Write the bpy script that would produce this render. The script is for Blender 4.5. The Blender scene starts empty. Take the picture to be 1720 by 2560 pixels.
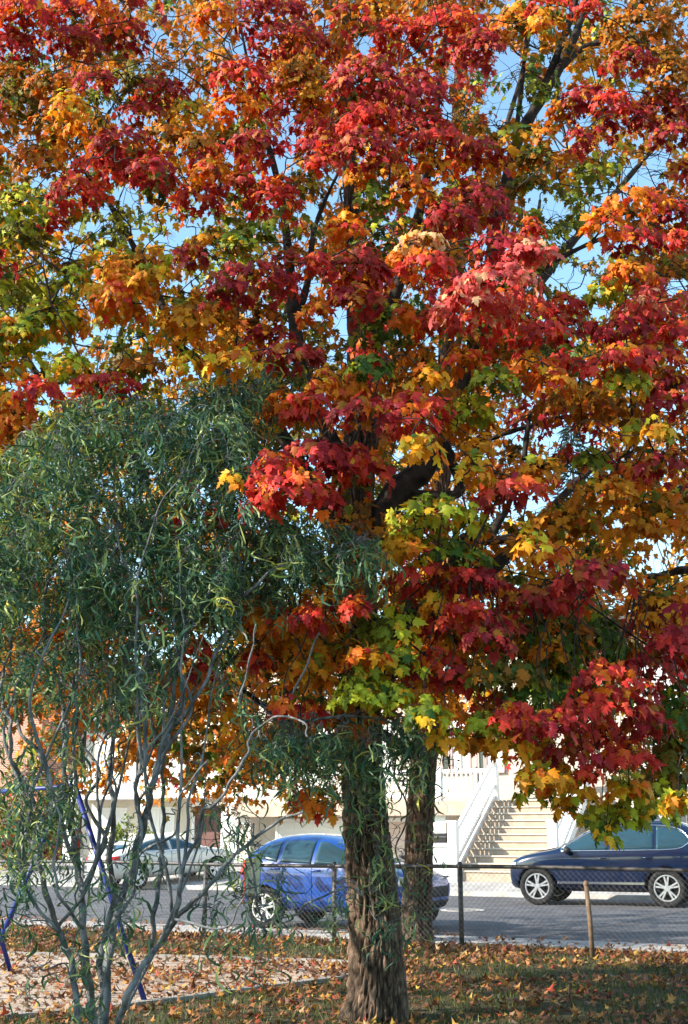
import bpy, bmesh, math, random
import numpy as np
from mathutils import Vector, Matrix, noise
from mathutils.bvhtree import BVHTree
R = math.radians
rng = np.random.default_rng(7)
random.seed(7)
sc = bpy.context.scene
C = sc.collection

# ------------------------------------------------------------------ camera
F = 3000.0; CAMH = 1.45; PITCH = math.atan((2088-1280)/F)
cam = bpy.data.cameras.new('camera'); cam.sensor_fit = 'VERTICAL'; cam.sensor_height = 24; cam.sensor_width = 24
cam.lens = 24*F/2560; cam.clip_end = 2000; cam.clip_start = .1
co = bpy.data.objects.new('camera', cam); C.objects.link(co)
co.location = (0, 0, CAMH); co.rotation_euler = (R(90)+PITCH, 0, 0); sc.camera = co
# ------------------------------------------------------------------ light
SUN_AZ = 71; SUN_EL = 29          # degrees left of straight behind the camera, and height
to_sun = Vector((-math.sin(R(SUN_AZ))*math.cos(R(SUN_EL)), -math.cos(R(SUN_AZ))*math.cos(R(SUN_EL)), math.sin(R(SUN_EL))))
w = bpy.data.worlds.new('World'); sc.world = w; w.use_nodes = True
nt = w.node_tree; sky = nt.nodes.new('ShaderNodeTexSky'); sky.sky_type = 'NISHITA'; sky.sun_disc = False
sky.sun_elevation = R(SUN_EL); sky.sun_rotation = math.atan2(to_sun.x, to_sun.y)
sky.air_density = 1.2; sky.dust_density = .3; sky.ozone_density = .8
tint = nt.nodes.new('ShaderNodeMix'); tint.data_type = 'RGBA'; tint.blend_type = 'MULTIPLY'; tint.inputs[0].default_value = 1; tint.inputs[7].default_value = (1.16, 1.38, 1.40, 1)
nt.links.new(sky.outputs[0], tint.inputs[6]); nt.links.new(tint.outputs[2], nt.nodes['Background'].inputs[0]); nt.nodes['Background'].inputs[1].default_value = .125
sl = bpy.data.lights.new('sun', 'SUN'); sl.energy = 5; sl.angle = R(.53); sl.color = (1, .90, .76)
so = bpy.data.objects.new('sun', sl); C.objects.link(so); so.rotation_euler = (-to_sun).to_track_quat('-Z', 'Y').to_euler()
sc.view_settings.view_transform = 'Standard'; sc.view_settings.look = 'None'; sc.view_settings.exposure = 1.13
sc.cycles.max_bounces = 8; sc.cycles.transparent_max_bounces = 8; sc.cycles.transmission_bounces = 6
sc.cycles.use_denoising = True

# ------------------------------------------------------------------ helpers
cp, sp = math.cos(PITCH), math.sin(PITCH)
def P(x, y, D):
    "world point seen at photo pixel (x, y), D metres ahead"
    a = (x-860)/F; b = (1280-y)/F
    d = Vector((a, cp-b*sp, sp+b*cp)); return Vector((0, 0, CAMH)) + d*(D/d.y)
def PXM(D, y=1280):
    "photo pixels per metre at distance D"
    return F/(D*(cp + .0) if y > 2000 else D*1.0)
O2 = Vector((5.6, 27.3, 0)); TH = R(27)
U = Vector((math.cos(TH), -math.sin(TH), 0)); V = Vector((math.sin(TH), math.cos(TH), 0))
def S(u, v, z=0): return O2 + U*u + V*v + Vector((0, 0, z))

def tag(o, label=None, cat=None, group=None, kind=None):
    if label: o['label'] = label
    if cat: o['category'] = cat
    if group: o['group'] = group
    if kind: o['kind'] = kind
    return o
def empty(name, loc, rz=0, label=None, cat=None, group=None, parent=None):
    o = bpy.data.objects.new(name, None); C.objects.link(o); o.location = loc; o.rotation_euler = (0, 0, rz)
    o.empty_display_size = .2
    if parent: o.parent = parent
    return tag(o, label, cat, group)

def np_mesh(name, verts, faces, mat, parent=None, colors=None, smooth=False, link=True):
    """faces: list of (k,n) int arrays, or one"""
    if not isinstance(faces, (list, tuple)): faces = [faces]
    me = bpy.data.meshes.new(name)
    verts = np.asarray(verts, dtype=np.float32)
    me.vertices.add(len(verts)); me.vertices.foreach_set('co', verts.ravel())
    li = np.concatenate([np.asarray(f, dtype=np.int32).ravel() for f in faces])
    tot = np.concatenate([np.full(len(f), np.asarray(f).shape[1], dtype=np.int32) for f in faces])
    st = np.concatenate([[0], np.cumsum(tot)[:-1]]).astype(np.int32)
    me.loops.add(len(li)); me.loops.foreach_set('vertex_index', li)
    me.polygons.add(len(tot)); me.polygons.foreach_set('loop_start', st)
    if smooth: me.polygons.foreach_set('use_smooth', np.ones(len(tot), dtype=bool))
    me.update(calc_edges=True)
    if colors is not None:
        at = me.color_attributes.new('Col', 'FLOAT_COLOR', 'POINT')
        c4 = np.ones((len(verts), 4), dtype=np.float32); c4[:, :3] = colors
        at.data.foreach_set('color', c4.ravel())
    if mat: me.materials.append(mat)
    o = bpy.data.objects.new(name, me)
    if link: C.objects.link(o)
    if parent: o.parent = parent
    return o

class MB:
    "collects boxes, tubes, lathes and builds ONE mesh"
    def __init__(s): s.v = []; s.f = []
    def add(s, vs, fs):
        n = len(s.v); s.v += [tuple(v) for v in vs]; s.f += [tuple(i+n for i in f) for f in fs]; return s
    def box(s, x0, x1, y0, y1, z0, z1):
        return s.add([(x0,y0,z0),(x1,y0,z0),(x1,y1,z0),(x0,y1,z0),(x0,y0,z1),(x1,y0,z1),(x1,y1,z1),(x0,y1,z1)],
                     [(3,2,1,0),(4,5,6,7),(0,1,5,4),(1,2,6,5),(2,3,7,6),(3,0,4,7)])
    def bar(s, a, b, w, h):
        "box bar from a to b, w wide (horizontal), h high"
        a = Vector(a); b = Vector(b); d = (b-a).normalized()
        x = d.cross(Vector((0,0,1)));  x = x.normalized() if x.length > 1e-4 else Vector((1,0,0))
        y = x.cross(d)
        vs = [p + x*(i*w/2) + y*(j*h/2) for p in (a, b) for i, j in ((-1,-1),(1,-1),(1,1),(-1,1))]
        return s.add(vs, [(0,1,2,3),(7,6,5,4),(0,4,5,1),(1,5,6,2),(2,6,7,3),(3,7,4,0)])
    def tube(s, pts, rad, n=8, cap=True):
        pts = [Vector(p) for p in pts]; k = len(pts)
        rad = [rad]*k if not hasattr(rad, '__len__') else rad
        vs = []; ref = None
        for i, p in enumerate(pts):
            d = (pts[min(i+1,k-1)] - pts[max(i-1,0)])
            d = d.normalized() if d.length > 1e-9 else Vector((0,0,1))
            if ref is None:
                ref = Vector((1,0,0)) if abs(d.x) < .8 else Vector((0,1,0))
            x = (ref - d*ref.dot(d)).normalized(); ref = x; y = d.cross(x)
            for j in range(n):
                a = 2*math.pi*j/n; vs.append(p + (x*math.cos(a) + y*math.sin(a))*rad[i])
        fs = [(i*n+j, i*n+(j+1)%n, (i+1)*n+(j+1)%n, (i+1)*n+j) for i in range(k-1) for j in range(n)]
        if cap: fs += [tuple(reversed(range(n))), tuple(range((k-1)*n, k*n))]
        return s.add(vs, fs)
    def lathe(s, prof, n=24, axis='z', off=(0,0,0)):
        vs = []; k = len(prof)
        for r, h in prof:
            for j in range(n):
                a = 2*math.pi*j/n; c, t = r*math.cos(a), r*math.sin(a)
                v = (c, t, h) if axis == 'z' else (c, h, t)
                vs.append((v[0]+off[0], v[1]+off[1], v[2]+off[2]))
        fs = [(i*n+j, i*n+(j+1)%n, (i+1)*n+(j+1)%n, (i+1)*n+j) for i in range(k-1) for j in range(n)]
        return s.add(vs, fs)
    def prism(s, poly, y0, y1):
        "poly in (x,z), extruded along y"
        n = len(poly)
        vs = [(x, y0, z) for x, z in poly] + [(x, y1, z) for x, z in poly]
        return s.add(vs, [tuple(range(n)), tuple(reversed(range(n, 2*n)))] + [(i, i+n, (i+1)%n+n, (i+1)%n) for i in range(n)])
    def build(s, name, mat, parent=None, smooth=False, bevel=0, loc=None):
        me = bpy.data.meshes.new(name); me.from_pydata(s.v, [], s.f)
        bm = bmesh.new(); bm.from_mesh(me); bmesh.ops.recalc_face_normals(bm, faces=bm.faces); bm.to_mesh(me); bm.free()
        if mat: me.materials.append(mat)
        if smooth:
            for p in me.polygons: p.use_smooth = True
        o = bpy.data.objects.new(name, me); C.objects.link(o)
        if bevel:
            m = o.modifiers.new('bevel', 'BEVEL'); m.width = bevel; m.segments = 2; m.limit_method = 'ANGLE'
        if parent: o.parent = parent
        if loc is not None: o.location = loc
        return o

def spline(pts, n=6):
    "Catmull-Rom through a list of tuples (any length)"
    p = np.array([list(q) for q in pts], float); k = len(p)
    if k < 3: return [tuple(p[0]*(1-t)+p[1]*t) for t in np.linspace(0, 1, n+1)]
    q = np.vstack([2*p[0]-p[1], p, 2*p[-1]-p[-2]]); out = []
    for i in range(1, k):
        a, b, c, d = q[i-1], q[i], q[i+1], q[i+2]
        for t in np.linspace(0, 1, n, endpoint=False):
            out.append(tuple(.5*(2*b + (c-a)*t + (2*a-5*b+4*c-d)*t*t + (3*b-a-3*c+d)*t**3)))
    out.append(tuple(p[-1])); return out

# ------------------------------------------------------------------ materials
def node_mat(name):
    m = bpy.data.materials.new(name); m.use_nodes = True; n = m.node_tree.nodes; b = n['Principled BSDF']; return m, m.node_tree, b
def plain(name, col, rough=.6, metal=0, spec=.5, coat=0):
    m, t, b = node_mat(name); b.inputs['Base Color'].default_value = (*col, 1); b.inputs['Roughness'].default_value = rough
    b.inputs['Metallic'].default_value = metal; b.inputs['Specular IOR Level'].default_value = spec
    if coat: b.inputs['Coat Weight'].default_value = coat; b.inputs['Coat Roughness'].default_value = .04
    return m
def noisy(name, c1, c2, scale=5, rough=.85, detail=8, bump=0, bscale=None, stretch=(1,1,1), c3=None, lo=.35, hi=.65, spec=.3):
    m, t, b = node_mat(name); N = t.nodes; L = t.links
    tc = N.new('ShaderNodeTexCoord'); mp = N.new('ShaderNodeMapping'); mp.inputs['Scale'].default_value = stretch
    L.new(tc.outputs['Object'], mp.inputs[0])
    nz = N.new('ShaderNodeTexNoise'); nz.inputs['Scale'].default_value = scale; nz.inputs['Detail'].default_value = detail
    L.new(mp.outputs[0], nz.inputs['Vector'])
    rp = N.new('ShaderNodeValToRGB'); rp.color_ramp.elements[0].position = lo; rp.color_ramp.elements[1].position = hi
    rp.color_ramp.elements[0].color = (*c1, 1); rp.color_ramp.elements[1].color = (*c2, 1)
    if c3: e = rp.color_ramp.elements.new((lo+hi)/2); e.color = (*c3, 1)
    L.new(nz.outputs[0], rp.inputs[0]); L.new(rp.outputs[0], b.inputs['Base Color'])
    b.inputs['Roughness'].default_value = rough; b.inputs['Specular IOR Level'].default_value = spec
    if bump:
        n2 = N.new('ShaderNodeTexNoise'); n2.inputs['Scale'].default_value = bscale or scale*4; n2.inputs['Detail'].default_value = 6
        L.new(mp.outputs[0], n2.inputs['Vector'])
        bp = N.new('ShaderNodeBump'); bp.inputs['Strength'].default_value = bump; bp.inputs['Distance'].default_value = .02
        L.new(n2.outputs[0], bp.inputs['Height']); L.new(bp.outputs[0], b.inputs['Normal'])
    return m
def leafmat(name, trans=.38, rough=.5, spec=.35, tgain=(1.15, 1.0, .8)):
    m, t, b = node_mat(name); N = t.nodes; L = t.links
    at = N.new('ShaderNodeAttribute'); at.attribute_name = 'Col'
    L.new(at.outputs['Color'], b.inputs['Base Color']); b.inputs['Roughness'].default_value = rough; b.inputs['Specular IOR Level'].default_value = spec
    tr = N.new('ShaderNodeBsdfTranslucent'); mx = N.new('ShaderNodeMix'); mx.data_type = 'RGBA'; mx.blend_type = 'MULTIPLY'; mx.inputs[0].default_value = 1
    L.new(at.outputs['Color'], mx.inputs[6]); mx.inputs[7].default_value = (*tgain, 1); L.new(mx.outputs[2], tr.inputs[0])
    ms = N.new('ShaderNodeMixShader'); ms.inputs[0].default_value = trans
    L.new(b.outputs[0], ms.inputs[1]); L.new(tr.outputs[0], ms.inputs[2]); L.new(ms.outputs[0], N['Material Output'].inputs['Surface'])
    return m
def brickmat(name, c1, c2, mortar, scale=1.0, bw=.22, bh=.075):
    m, t, b = node_mat(name); N = t.nodes; L = t.links
    tc = N.new('ShaderNodeTexCoord'); sx = N.new('ShaderNodeSeparateXYZ'); ad = N.new('ShaderNodeMath'); cb = N.new('ShaderNodeCombineXYZ')
    L.new(tc.outputs['Object'], sx.inputs[0]); L.new(sx.outputs[0], ad.inputs[0]); L.new(sx.outputs[1], ad.inputs[1]); L.new(ad.outputs[0], cb.inputs[0]); L.new(sx.outputs[2], cb.inputs[1])
    br = N.new('ShaderNodeTexBrick'); br.inputs['Color1'].default_value = (*c1,1); br.inputs['Color2'].default_value = (*c2,1); br.inputs['Mortar'].default_value = (*mortar,1)
    br.inputs['Scale'].default_value = scale; br.inputs['Brick Width'].default_value = bw; br.inputs['Row Height'].default_value = bh; br.inputs['Mortar Size'].default_value = .008
    L.new(cb.outputs[0], br.inputs['Vector']); L.new(br.outputs['Color'], b.inputs['Base Color']); b.inputs['Roughness'].default_value = .9
    return m

def barkmat(name):
    m, t, b = node_mat(name); N = t.nodes; L = t.links
    at = N.new('ShaderNodeAttribute'); at.attribute_name = 'Col'; tc = N.new('ShaderNodeTexCoord'); mp = N.new('ShaderNodeMapping'); mp.inputs['Scale'].default_value = (1,1,.3); L.new(tc.outputs['Object'], mp.inputs[0])
    nz = N.new('ShaderNodeTexNoise'); nz.inputs['Scale'].default_value = 45; nz.inputs['Detail'].default_value = 8; L.new(mp.outputs[0], nz.inputs['Vector'])
    rp = N.new('ShaderNodeMapRange'); rp.inputs[1].default_value = .3; rp.inputs[2].default_value = .7; rp.inputs[3].default_value = .35; rp.inputs[4].default_value = 1.65; L.new(nz.outputs[0], rp.inputs[0])
    mx = N.new('ShaderNodeVectorMath'); mx.operation = 'SCALE'; L.new(at.outputs['Color'], mx.inputs[0]); L.new(rp.outputs[0], mx.inputs['Scale']); L.new(mx.outputs[0], b.inputs['Base Color'])
    b.inputs['Roughness'].default_value = .95; b.inputs['Specular IOR Level'].default_value = .15
    bp = N.new('ShaderNodeBump'); bp.inputs['Strength'].default_value = .7; bp.inputs['Distance'].default_value = .015; L.new(nz.outputs[0], bp.inputs['Height']); L.new(bp.outputs[0], b.inputs['Normal'])
    return m
M = {}
M['maple'] = leafmat('maple_leaf', .33, .5, .22)
M['willow'] = leafmat('willow_leaf', .3, .45, .25, (1.15, 1.15, .5))
M['litter'] = leafmat('fallen_leaf', .12, .6, .3)
M['grass'] = leafmat('grass_blade', .25, .5, .3)
M['bark'] = barkmat('maple_bark')
M['bark2'] = barkmat('grey_bark')
M['branch'] = noisy('branch_bark', (.014,.011,.010), (.05,.038,.03), 12, .9, 5, .3)
M['willowbark'] = noisy('willow_bark', (.06,.06,.062), (.215,.22,.225), 14, .8, 8, .8, 50, (1,1,.5), (.125,.13,.135))
M['lawn'] = noisy('lawn_soil', (.035,.036,.018), (.10,.082,.045), 6, .95, 10, .5, 60, (1,1,1), (.06,.055,.028))
M['sand'] = noisy('playground_sand', (.33,.26,.20), (.50,.41,.33), 3, .95, 10, .8, 25, (1,1,1), (.42,.34,.27))
M['asphalt'] = noisy('asphalt', (.065,.067,.075), (.135,.137,.145), 1.6, .9, 12, .25, 90, (1,1,1), (.10,.10,.108), .3, .7)
M['concrete'] = noisy('concrete', (.36,.34,.32), (.52,.50,.47), 2.5, .9, 8, .2, 60)
M['drive'] = noisy('driveway_concrete', (.30,.285,.27), (.44,.42,.40), 1.6, .9, 8, .2, 60)
M['edging'] = noisy('edging_concrete', (.24,.23,.21), (.38,.36,.33), 6, .9, 6, .2)
M['white'] = plain('white_paint', (.82,.82,.80), .5)
M['cream'] = noisy('cream_render', (.60,.53,.44), (.68,.61,.52), 3, .9, 6)
M['creambrick'] = brickmat('cream_brick', (.46,.40,.33), (.54,.48,.40), (.38,.33,.28))
M['redbrick'] = brickmat('red_brick', (.32,.12,.075), (.40,.17,.11), (.42,.36,.30))
M['stonestep'] = noisy('step_stone', (.36,.285,.22), (.45,.365,.29), 5, .9, 8, .2)
M['stepedge'] = plain('step_nosing', (.50,.43,.355), .8)
M['garage'] = plain('garage_paint', (.66,.52,.46), .6)
M['mauve'] = plain('mauve_frame', (.38,.28,.26), .6)
M['curtain'] = noisy('curtain_white', (.70,.70,.68), (.85,.85,.83), 6, .8, 3, 0, None, (6,6,.3))
M['darkglass'] = plain('dark_glass', (.03,.035,.04), .08, 0, .6)
M['maroon'] = plain('maroon_door', (.10,.035,.03), .5)
M['roof'] = noisy('roof_shingle', (.06,.055,.055), (.12,.11,.11), 8, .95)
M['railmetal'] = plain('dark_rail', (.05,.045,.04), .5, .3)
M['galv'] = plain('weathered_galvanised', (.075,.072,.075), .55, .5)
M['galv_light'] = plain('galvanised', (.34,.33,.31), .5, .5)
M['wire'] = plain('fence_wire', (.24,.235,.23), .5, .4)
M['rust'] = noisy('rusty_tan', (.09,.06,.04), (.19,.13,.085), 12, .8, 6)
M['bluepaint'] = plain('swing_blue', (.008,.022,.17), .45, 0, .4)
M['tyre'] = noisy('tyre_rubber', (.012,.012,.013), (.022,.022,.024), 20, .85)
M['alloy'] = plain('alloy', (.62,.64,.68), .3, .7)
M['chrome'] = plain('chrome', (.80,.82,.85), .18, 1)
M['blackplastic'] = noisy('black_plastic', (.012,.012,.014), (.02,.02,.022), 30, .6)
M['carglass'] = plain('car_glass', (.018,.05,.07), .04, 0, .7)
M['navy'] = plain('navy_paint', (.002,.009,.036), .25, .0, .4, 1)
M['blue'] = plain('bright_blue_paint', (.003,.055,.30), .3, .0, .5, 1)
M['beige'] = plain('beige_paint', (.70,.66,.60), .35, .0, .4, 1)
M['pale'] = plain('pale_blue_paint', (.50,.58,.70), .3, .2, .5, 1)
M['redlens'] = plain('red_lens', (.45,.012,.02), .15, 0, .6)
M['clearlens'] = plain('clear_lens', (.55,.58,.62), .08, .2, .8)
M['signdark'] = noisy('sign_dark', (.02,.04,.035), (.05,.08,.06), 8, .5)
M['signred'] = plain('sign_red', (.55,.03,.03), .5)
M['binred'] = plain('bin_brown_red', (.20,.05,.035), .5)
M['needle'] = leafmat('spruce_needle', .1, .6, .3)
M['iron'] = plain('cast_iron', (.20,.18,.16), .7, .3)
M['pedestal'] = plain('pale_pedestal', (.62,.64,.66), .7)  # white block given the bluish tone of its shade
# ------------------------------------------------------------------ setting
def sheet(name, pts, mat, kind='structure', sub=0):
    me = bpy.data.meshes.new(name); me.from_pydata([tuple(p) for p in pts], [], [tuple(range(len(pts)))]); me.materials.append(mat)
    o = bpy.data.objects.new(name, me); C.objects.link(o); o['kind'] = kind; return o
def strip(name, v0, z0, v1, z1, mat, u0=-120, u1=120):
    return sheet(name, [S(u0, v0, z0), S(u1, v0, z0), S(u1, v1, z1), S(u0, v1, z1)], mat)
sheet('ground', [(-900,-200,-.01),(900,-200,-.01),(900,1500,-.01),(-900,1500,-.01)], M['lawn'])
def slab(name, v0, v1, z0, z1, mat, u0=-120, u1=120):
    mb = MB(); b = [S(u0,v0),S(u1,v0),S(u1,v1),S(u0,v1)]
    mb.add([(p.x,p.y,z0) for p in b]+[(p.x,p.y,z1) for p in b], [(3,2,1,0),(4,5,6,7),(0,1,5,4),(1,2,6,5),(2,3,7,6),(3,0,4,7)])
    o = mb.build(name, mat); o['kind'] = 'structure'; return o
slab('pavement', -10.75, -9.75, -.05, .045, M['concrete'])
strip('road', -9.75, .004, 2.1, .004, M['asphalt'])
slab('kerb', 2.1, 2.28, -.05, .11, M['concrete'])
strip('front_yard', 2.28, .105, 6.0, .45, M['drive'])
strip('front_path', 6.0, .45, 40, .47, M['drive'])
# tar seams and patches on the road are thin sheets of their own
for (ua, va, ub, vb, wd) in [(-30,-3.8,14,-3.6,.05), (-8,-7.9,9,-7.2,.04), (1.5,-9.6,2.4,1.9,.04), (-6.2,-9.5,-7.1,2.0,.05)]:
    a, b = S(ua,va,.007), S(ub,vb,.007); d = (b-a).normalized(); n = Vector((-d.y, d.x, 0))*wd
    pts = [a.lerp(b, t) + n*(.7*math.sin(9*t+ua)) for t in np.linspace(0,1,14)]
    mb = MB(); mb.add([p+n*.5 for p in pts]+[p-n*.5 for p in pts], [(i, i+1, i+15, i+14) for i in range(13)])
    o = mb.build('road_crack', plain('tar_seam', (.035,.035,.038), .7)); o['kind'] = 'structure'
mc = S(-1.9, -3.4, .009)
mh = empty('manhole_cover', mc, 0, 'round iron manhole cover set flat in the road behind the fence', 'manhole cover')
MB().lathe([(0,.004),(.30,.004),(.33,.002),(.33,-.004)], 40).build('lid', M['iron'], mh)
MB().lathe([(.345,-.004),(.345,.006),(.44,.006),(.44,-.004)], 40).build('frame', M['concrete'], mh)

# playground sand and its edging
near = spline([(-9,9.3),(-4.2,10.0),(-2.7,10.65),(-1.8,11.4),(-.9,12.45),(-.02,13.42),(.30,14.1),(.25,14.6)], 5)
far = spline([(.25,14.6),(-.02,14.97),(-.77,15.25),(-3,15.8),(-9,16.8)], 5)
edge = near + far[1:]
sheet('playground_sand', [(x, y, .004) for x, y in edge], M['sand'])
def edging(name, pts):
    mb = MB(); vs = []
    n = len(pts)
    for i, (x, y) in enumerate(pts):
        d = Vector(pts[min(i+1,n-1)]) - Vector(pts[max(i-1,0)]); d.normalize(); q = Vector((-d.y, d.x))*.055
        for k, z in ((1,-.02),(1,.032),(-1,.032),(-1,-.02)): vs.append((x+q.x*k, y+q.y*k, z))
    fs = [(i*4+j, i*4+(j+1)%4, i*4+4+(j+1)%4, i*4+4+j) for i in range(n-1) for j in range(4)]
    o = mb.add(vs, fs).build(name, M['edging'])
    return o
tag(edging('sand_edging', near), 'pale concrete edging strip along the near side of the playground sand', 'edging')
tag(edging('sand_edging', far), 'pale concrete edging strip along the far side of the playground sand, toward the fence', 'edging')

# ------------------------------------------------------------------ houses
def house(name, u0, v0, label, cat='house'):
    e = empty(name, S(u0, v0, .2), -TH, label, cat); return e
class L:  # boxes given in street coordinates, written in the house's own
    def __init__(s, u0, v0, z0=.2): s.u0, s.v0, s.z0 = u0, v0, z0; s.mb = MB()
    def box(s, ua, ub, va, vb, za, zb): s.mb.box(ua-s.u0, ub-s.u0, va-s.v0, vb-s.v0, za-s.z0, zb-s.z0); return s
    def bar(s, a, b, w, h): f = lambda q: (q[0]-s.u0, q[1]-s.v0, q[2]-s.z0); s.mb.bar(f(a), f(b), w, h); return s
    def build(s, *a, **k): return s.mb.build(*a, **k)
def window(e, u0, v0, ua, ub, v, za, zb, frame, pane, mull=1, bar=.07):
    n = L(u0, v0)
    n.box(ua-bar, ub+bar, v-.07, v, zb, zb+bar).box(ua-bar, ub+bar, v-.10, v, za-bar, za)
    n.box(ua-bar, ua, v-.07, v, za, zb).box(ub, ub+bar, v-.07, v, za, zb)
    for i in range(mull):
        c = ua+(ub-ua)*(i+1)/(mull+1); n.box(c-bar/2, c+bar/2, v-.06, v, za, zb)
    f = n.build('window', frame, e)
    L(u0, v0).box(ua, ub, v-.025, v-.003, za, zb).build('pane', pane, f)
    return f
def garage(e, u0, v0, ua, ub, v, za, zb, mat, rows=5):
    n = L(u0, v0)
    h = (zb-za)/rows
    n.box(ua, ub, v-.03, v-.004, za, zb)
    for r in range(rows): 
        k = max(2, int((ub-ua)/.6))
        for c in range(k):
            a = ua+(ub-ua)*c/k; n.box(a+.06, a+(ub-ua)/k-.06, v-.05, v-.031, za+h*r+.05, za+h*(r+1)-.05)
    g = n.build('garage_door', mat, e)
    L(u0, v0).box(ua-.12, ua-.002, v-.06, v, za, zb+.12).box(ub+.002, ub+.12, v-.06, v, za, zb+.12).box(ua, ub, v-.06, v, zb+.004, zb+.12).build('frame', M['white'], g)
    return g
def railing(e, u0, v0, a, b, ztop, zbot, name='railing', mat=None, postmat=None, posts=(), gap=.15, bw=.05):
    "level railing between street points a and b"
    mat = mat or M['white']; n = L(u0, v0); a = Vector(a); b = Vector(b); d = b-a; ln = d.length; d.normalize()
    n.bar((*a, ztop), (*b, ztop), .09, .07).bar((*a, zbot), (*b, zbot), .07, .07)
    k = int(ln/gap)
    for i in range(1, k):
        p = a+d*(ln*i/k); n.box(p.x-bw/2, p.x+bw/2, p.y-bw/2, p.y+bw/2, zbot+.036, ztop-.036)
    r = n.build(name, mat, e)
    for t in posts:
        p = a+d*(ln*t); L(u0, v0).box(p.x-.09, p.x+.09, p.y-.09, p.y+.09, zbot-.18, ztop+.08).box(p.x-.11, p.x+.11, p.y-.11, p.y+.11, ztop+.081, ztop+.12).build('post', postmat or mat, r)
    return r

# main townhouse with the stone staircase
hu, hv = -7.5, 9.0
H = house('townhouse', hu, hv, 'cream townhouse with white porch railing and broad stone front steps, across the street')
L(hu,hv).box(-14.2,-1.0,9.0,18,.2,2.1).build('basement_wall', M['cream'], H)
L(hu,hv).box(-14.2,-1.0,9.004,18,2.1,7.3).build('wall', M['creambrick'], H)
L(hu,hv).box(-14.5,-.7,8.7,18.3,7.3,7.55).box(-14.2,-1.0,9.2,18,7.55,7.9).build('roof', M['roof'], H)
L(hu,hv).box(-14.1,-2.2,7.3,8.998,2.14,2.44).box(-14.1,-5.05,7.26,7.299,2.02,2.40).build('porch_floor', M['stonestep'], H)
for (a, b, pane, fr, m) in [(-7.34,-7.16,M['darkglass'],M['mauve'],0), (-7.02,-6.46,M['curtain'],M['mauve'],1), (-6.12,-5.98,M['darkglass'],M['mauve'],0), (-5.88,-5.36,M['curtain'],M['mauve'],1)]:
    window(H, hu, hv, a, b, 9.0, 3.36, 5.1, fr, pane, m, .06)
d = L(hu,hv).box(-6.42,-6.2,8.95,9.0,2.45,5.1).build('door', M['mauve'], H)
MB().lathe([(0,0),(.03,.005),(.03,.05),(0,.06)], 12, 'y', (-6.25-hu, 8.88-hv, 3.3)).build('handle', M['chrome'], d)
for (a, b) in [(-12.9,-11.5),(-10.6,-9.2)]: window(H, hu, hv, a, b, 9.0, 3.3, 5.0, M['white'], M['curtain'], 1)
for (a, b) in [(-12.9,-11.5),(-10.6,-9.2),(-7.2,-5.8),(-4.2,-2.4)]: window(H, hu, hv, a, b, 9.0, 5.75, 6.9, M['white'], M['darkglass'], 1)
garage(H, hu, hv, -13.3, -9.95, 9.0, .47, 1.86, M['white'])
garage(H, hu, hv, -9.55, -7.75, 9.0, .47, 1.86, M['garage'])
railing(H, hu, hv, (-14.0,7.38), (-5.05,7.38), 3.32, 2.60, posts=(0,.27,.55,.80,1))
railing(H, hu, hv, (-4.6,8.5), (-2.3,8.5), 3.12, 2.50, 'landing_railing', M['stepedge'], gap=.17)
L(hu,hv).bar((-4.6,8.5,3.18),(-2.3,8.5,3.18),.07,.05).build('handrail', M['railmetal'], H)
n = L(hu,hv); n2 = L(hu,hv); NR = 11; v0s, z0s = 4.1, .36; rs = (2.44-z0s)/NR; rn = (7.3-v0s)/NR
for i in range(NR):
    va = v0s+rn*i; zt = z0s+rs*(i+1)
    n.box(-4.95,-2.4,va,7.299 if i == NR-1 else va+rn-.001,.1,zt-.04)
    n2.box(-4.95,-2.4,va-.04,va+rn-.042,zt-.039,zt)
st = n.build('staircase', M['stonestep'], H); n2.build('tread', M['stepedge'], st)
for u in (-5.06, -2.3):
    q = L(hu,hv); sl_ = (2.44-z0s)/(7.3-v0s)
    a = (u, 4.12, 1.52); b = (u, 7.3, 1.52+sl_*3.18)
    q.bar(a, b, .10, .09); q.bar((u,4.12,.80), (u,7.3,.80+sl_*3.18), .08, .08)
    for i in range(24):
        v = 4.25+i*.127; zz = .80+sl_*(v-4.12); q.box(u-.024,u+.024,v-.024,v+.024,zz+.05,zz+.66)
    q.bar((u,4.12,.44), (u,7.3,.44+sl_*3.18), .05, .24)
    rl = q.build('stair_railing', M['white'], H)
    L(hu,hv).box(u-.12,u+.12,3.9,4.11,.25,1.78).box(u-.145,u+.145,3.875,4.135,1.781,1.83).build('post', M['white'], rl)
    L(hu,hv).box(u-.09,u+.09,7.302,7.48,2.45,3.45).build('post', M['white'], rl)
L(hu,hv).box(-7.1,-6.7,7.5,7.9,.3,2.13).build('porch_pier', M['white'], H)
L(hu,hv).box(-13.9,-13.5,7.5,7.9,.3,2.13).build('porch_pier', M['cream'], H)

# right neighbour
hu, hv = 4, 8.5
H2 = house('townhouse', hu, hv, 'townhouse with the grey of shade in its wall colour, behind the dark blue estate car, right of the front steps')
L(hu,hv).box(-.98,14,8.5,18,.2,7.2).build('wall', noisy('shade_grey_render', (.42,.40,.42), (.50,.48,.50), 3, .9), H2)  # facade in shade: its purple grey is put into the render colour
L(hu,hv).box(-.97,14.3,8.2,18.3,7.2,7.6).build('roof', M['roof'], H2)
for a in (0.2, 3.2, 6.2): window(H2, hu, hv, a, a+1.4, 8.5, 3.3, 4.9, M['white'], M['darkglass'], 1); window(H2, hu, hv, a, a+1.4, 8.5, 5.6, 6.8, M['white'], M['darkglass'], 1)
garage(H2, hu, hv, .3, 3.2, 8.5, .47, 2.2, M['mauve'])
L(hu,hv).box(-.9,6,7.2,8.498,2.4,2.6).build('porch_floor', M['stonestep'], H2)
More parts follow.
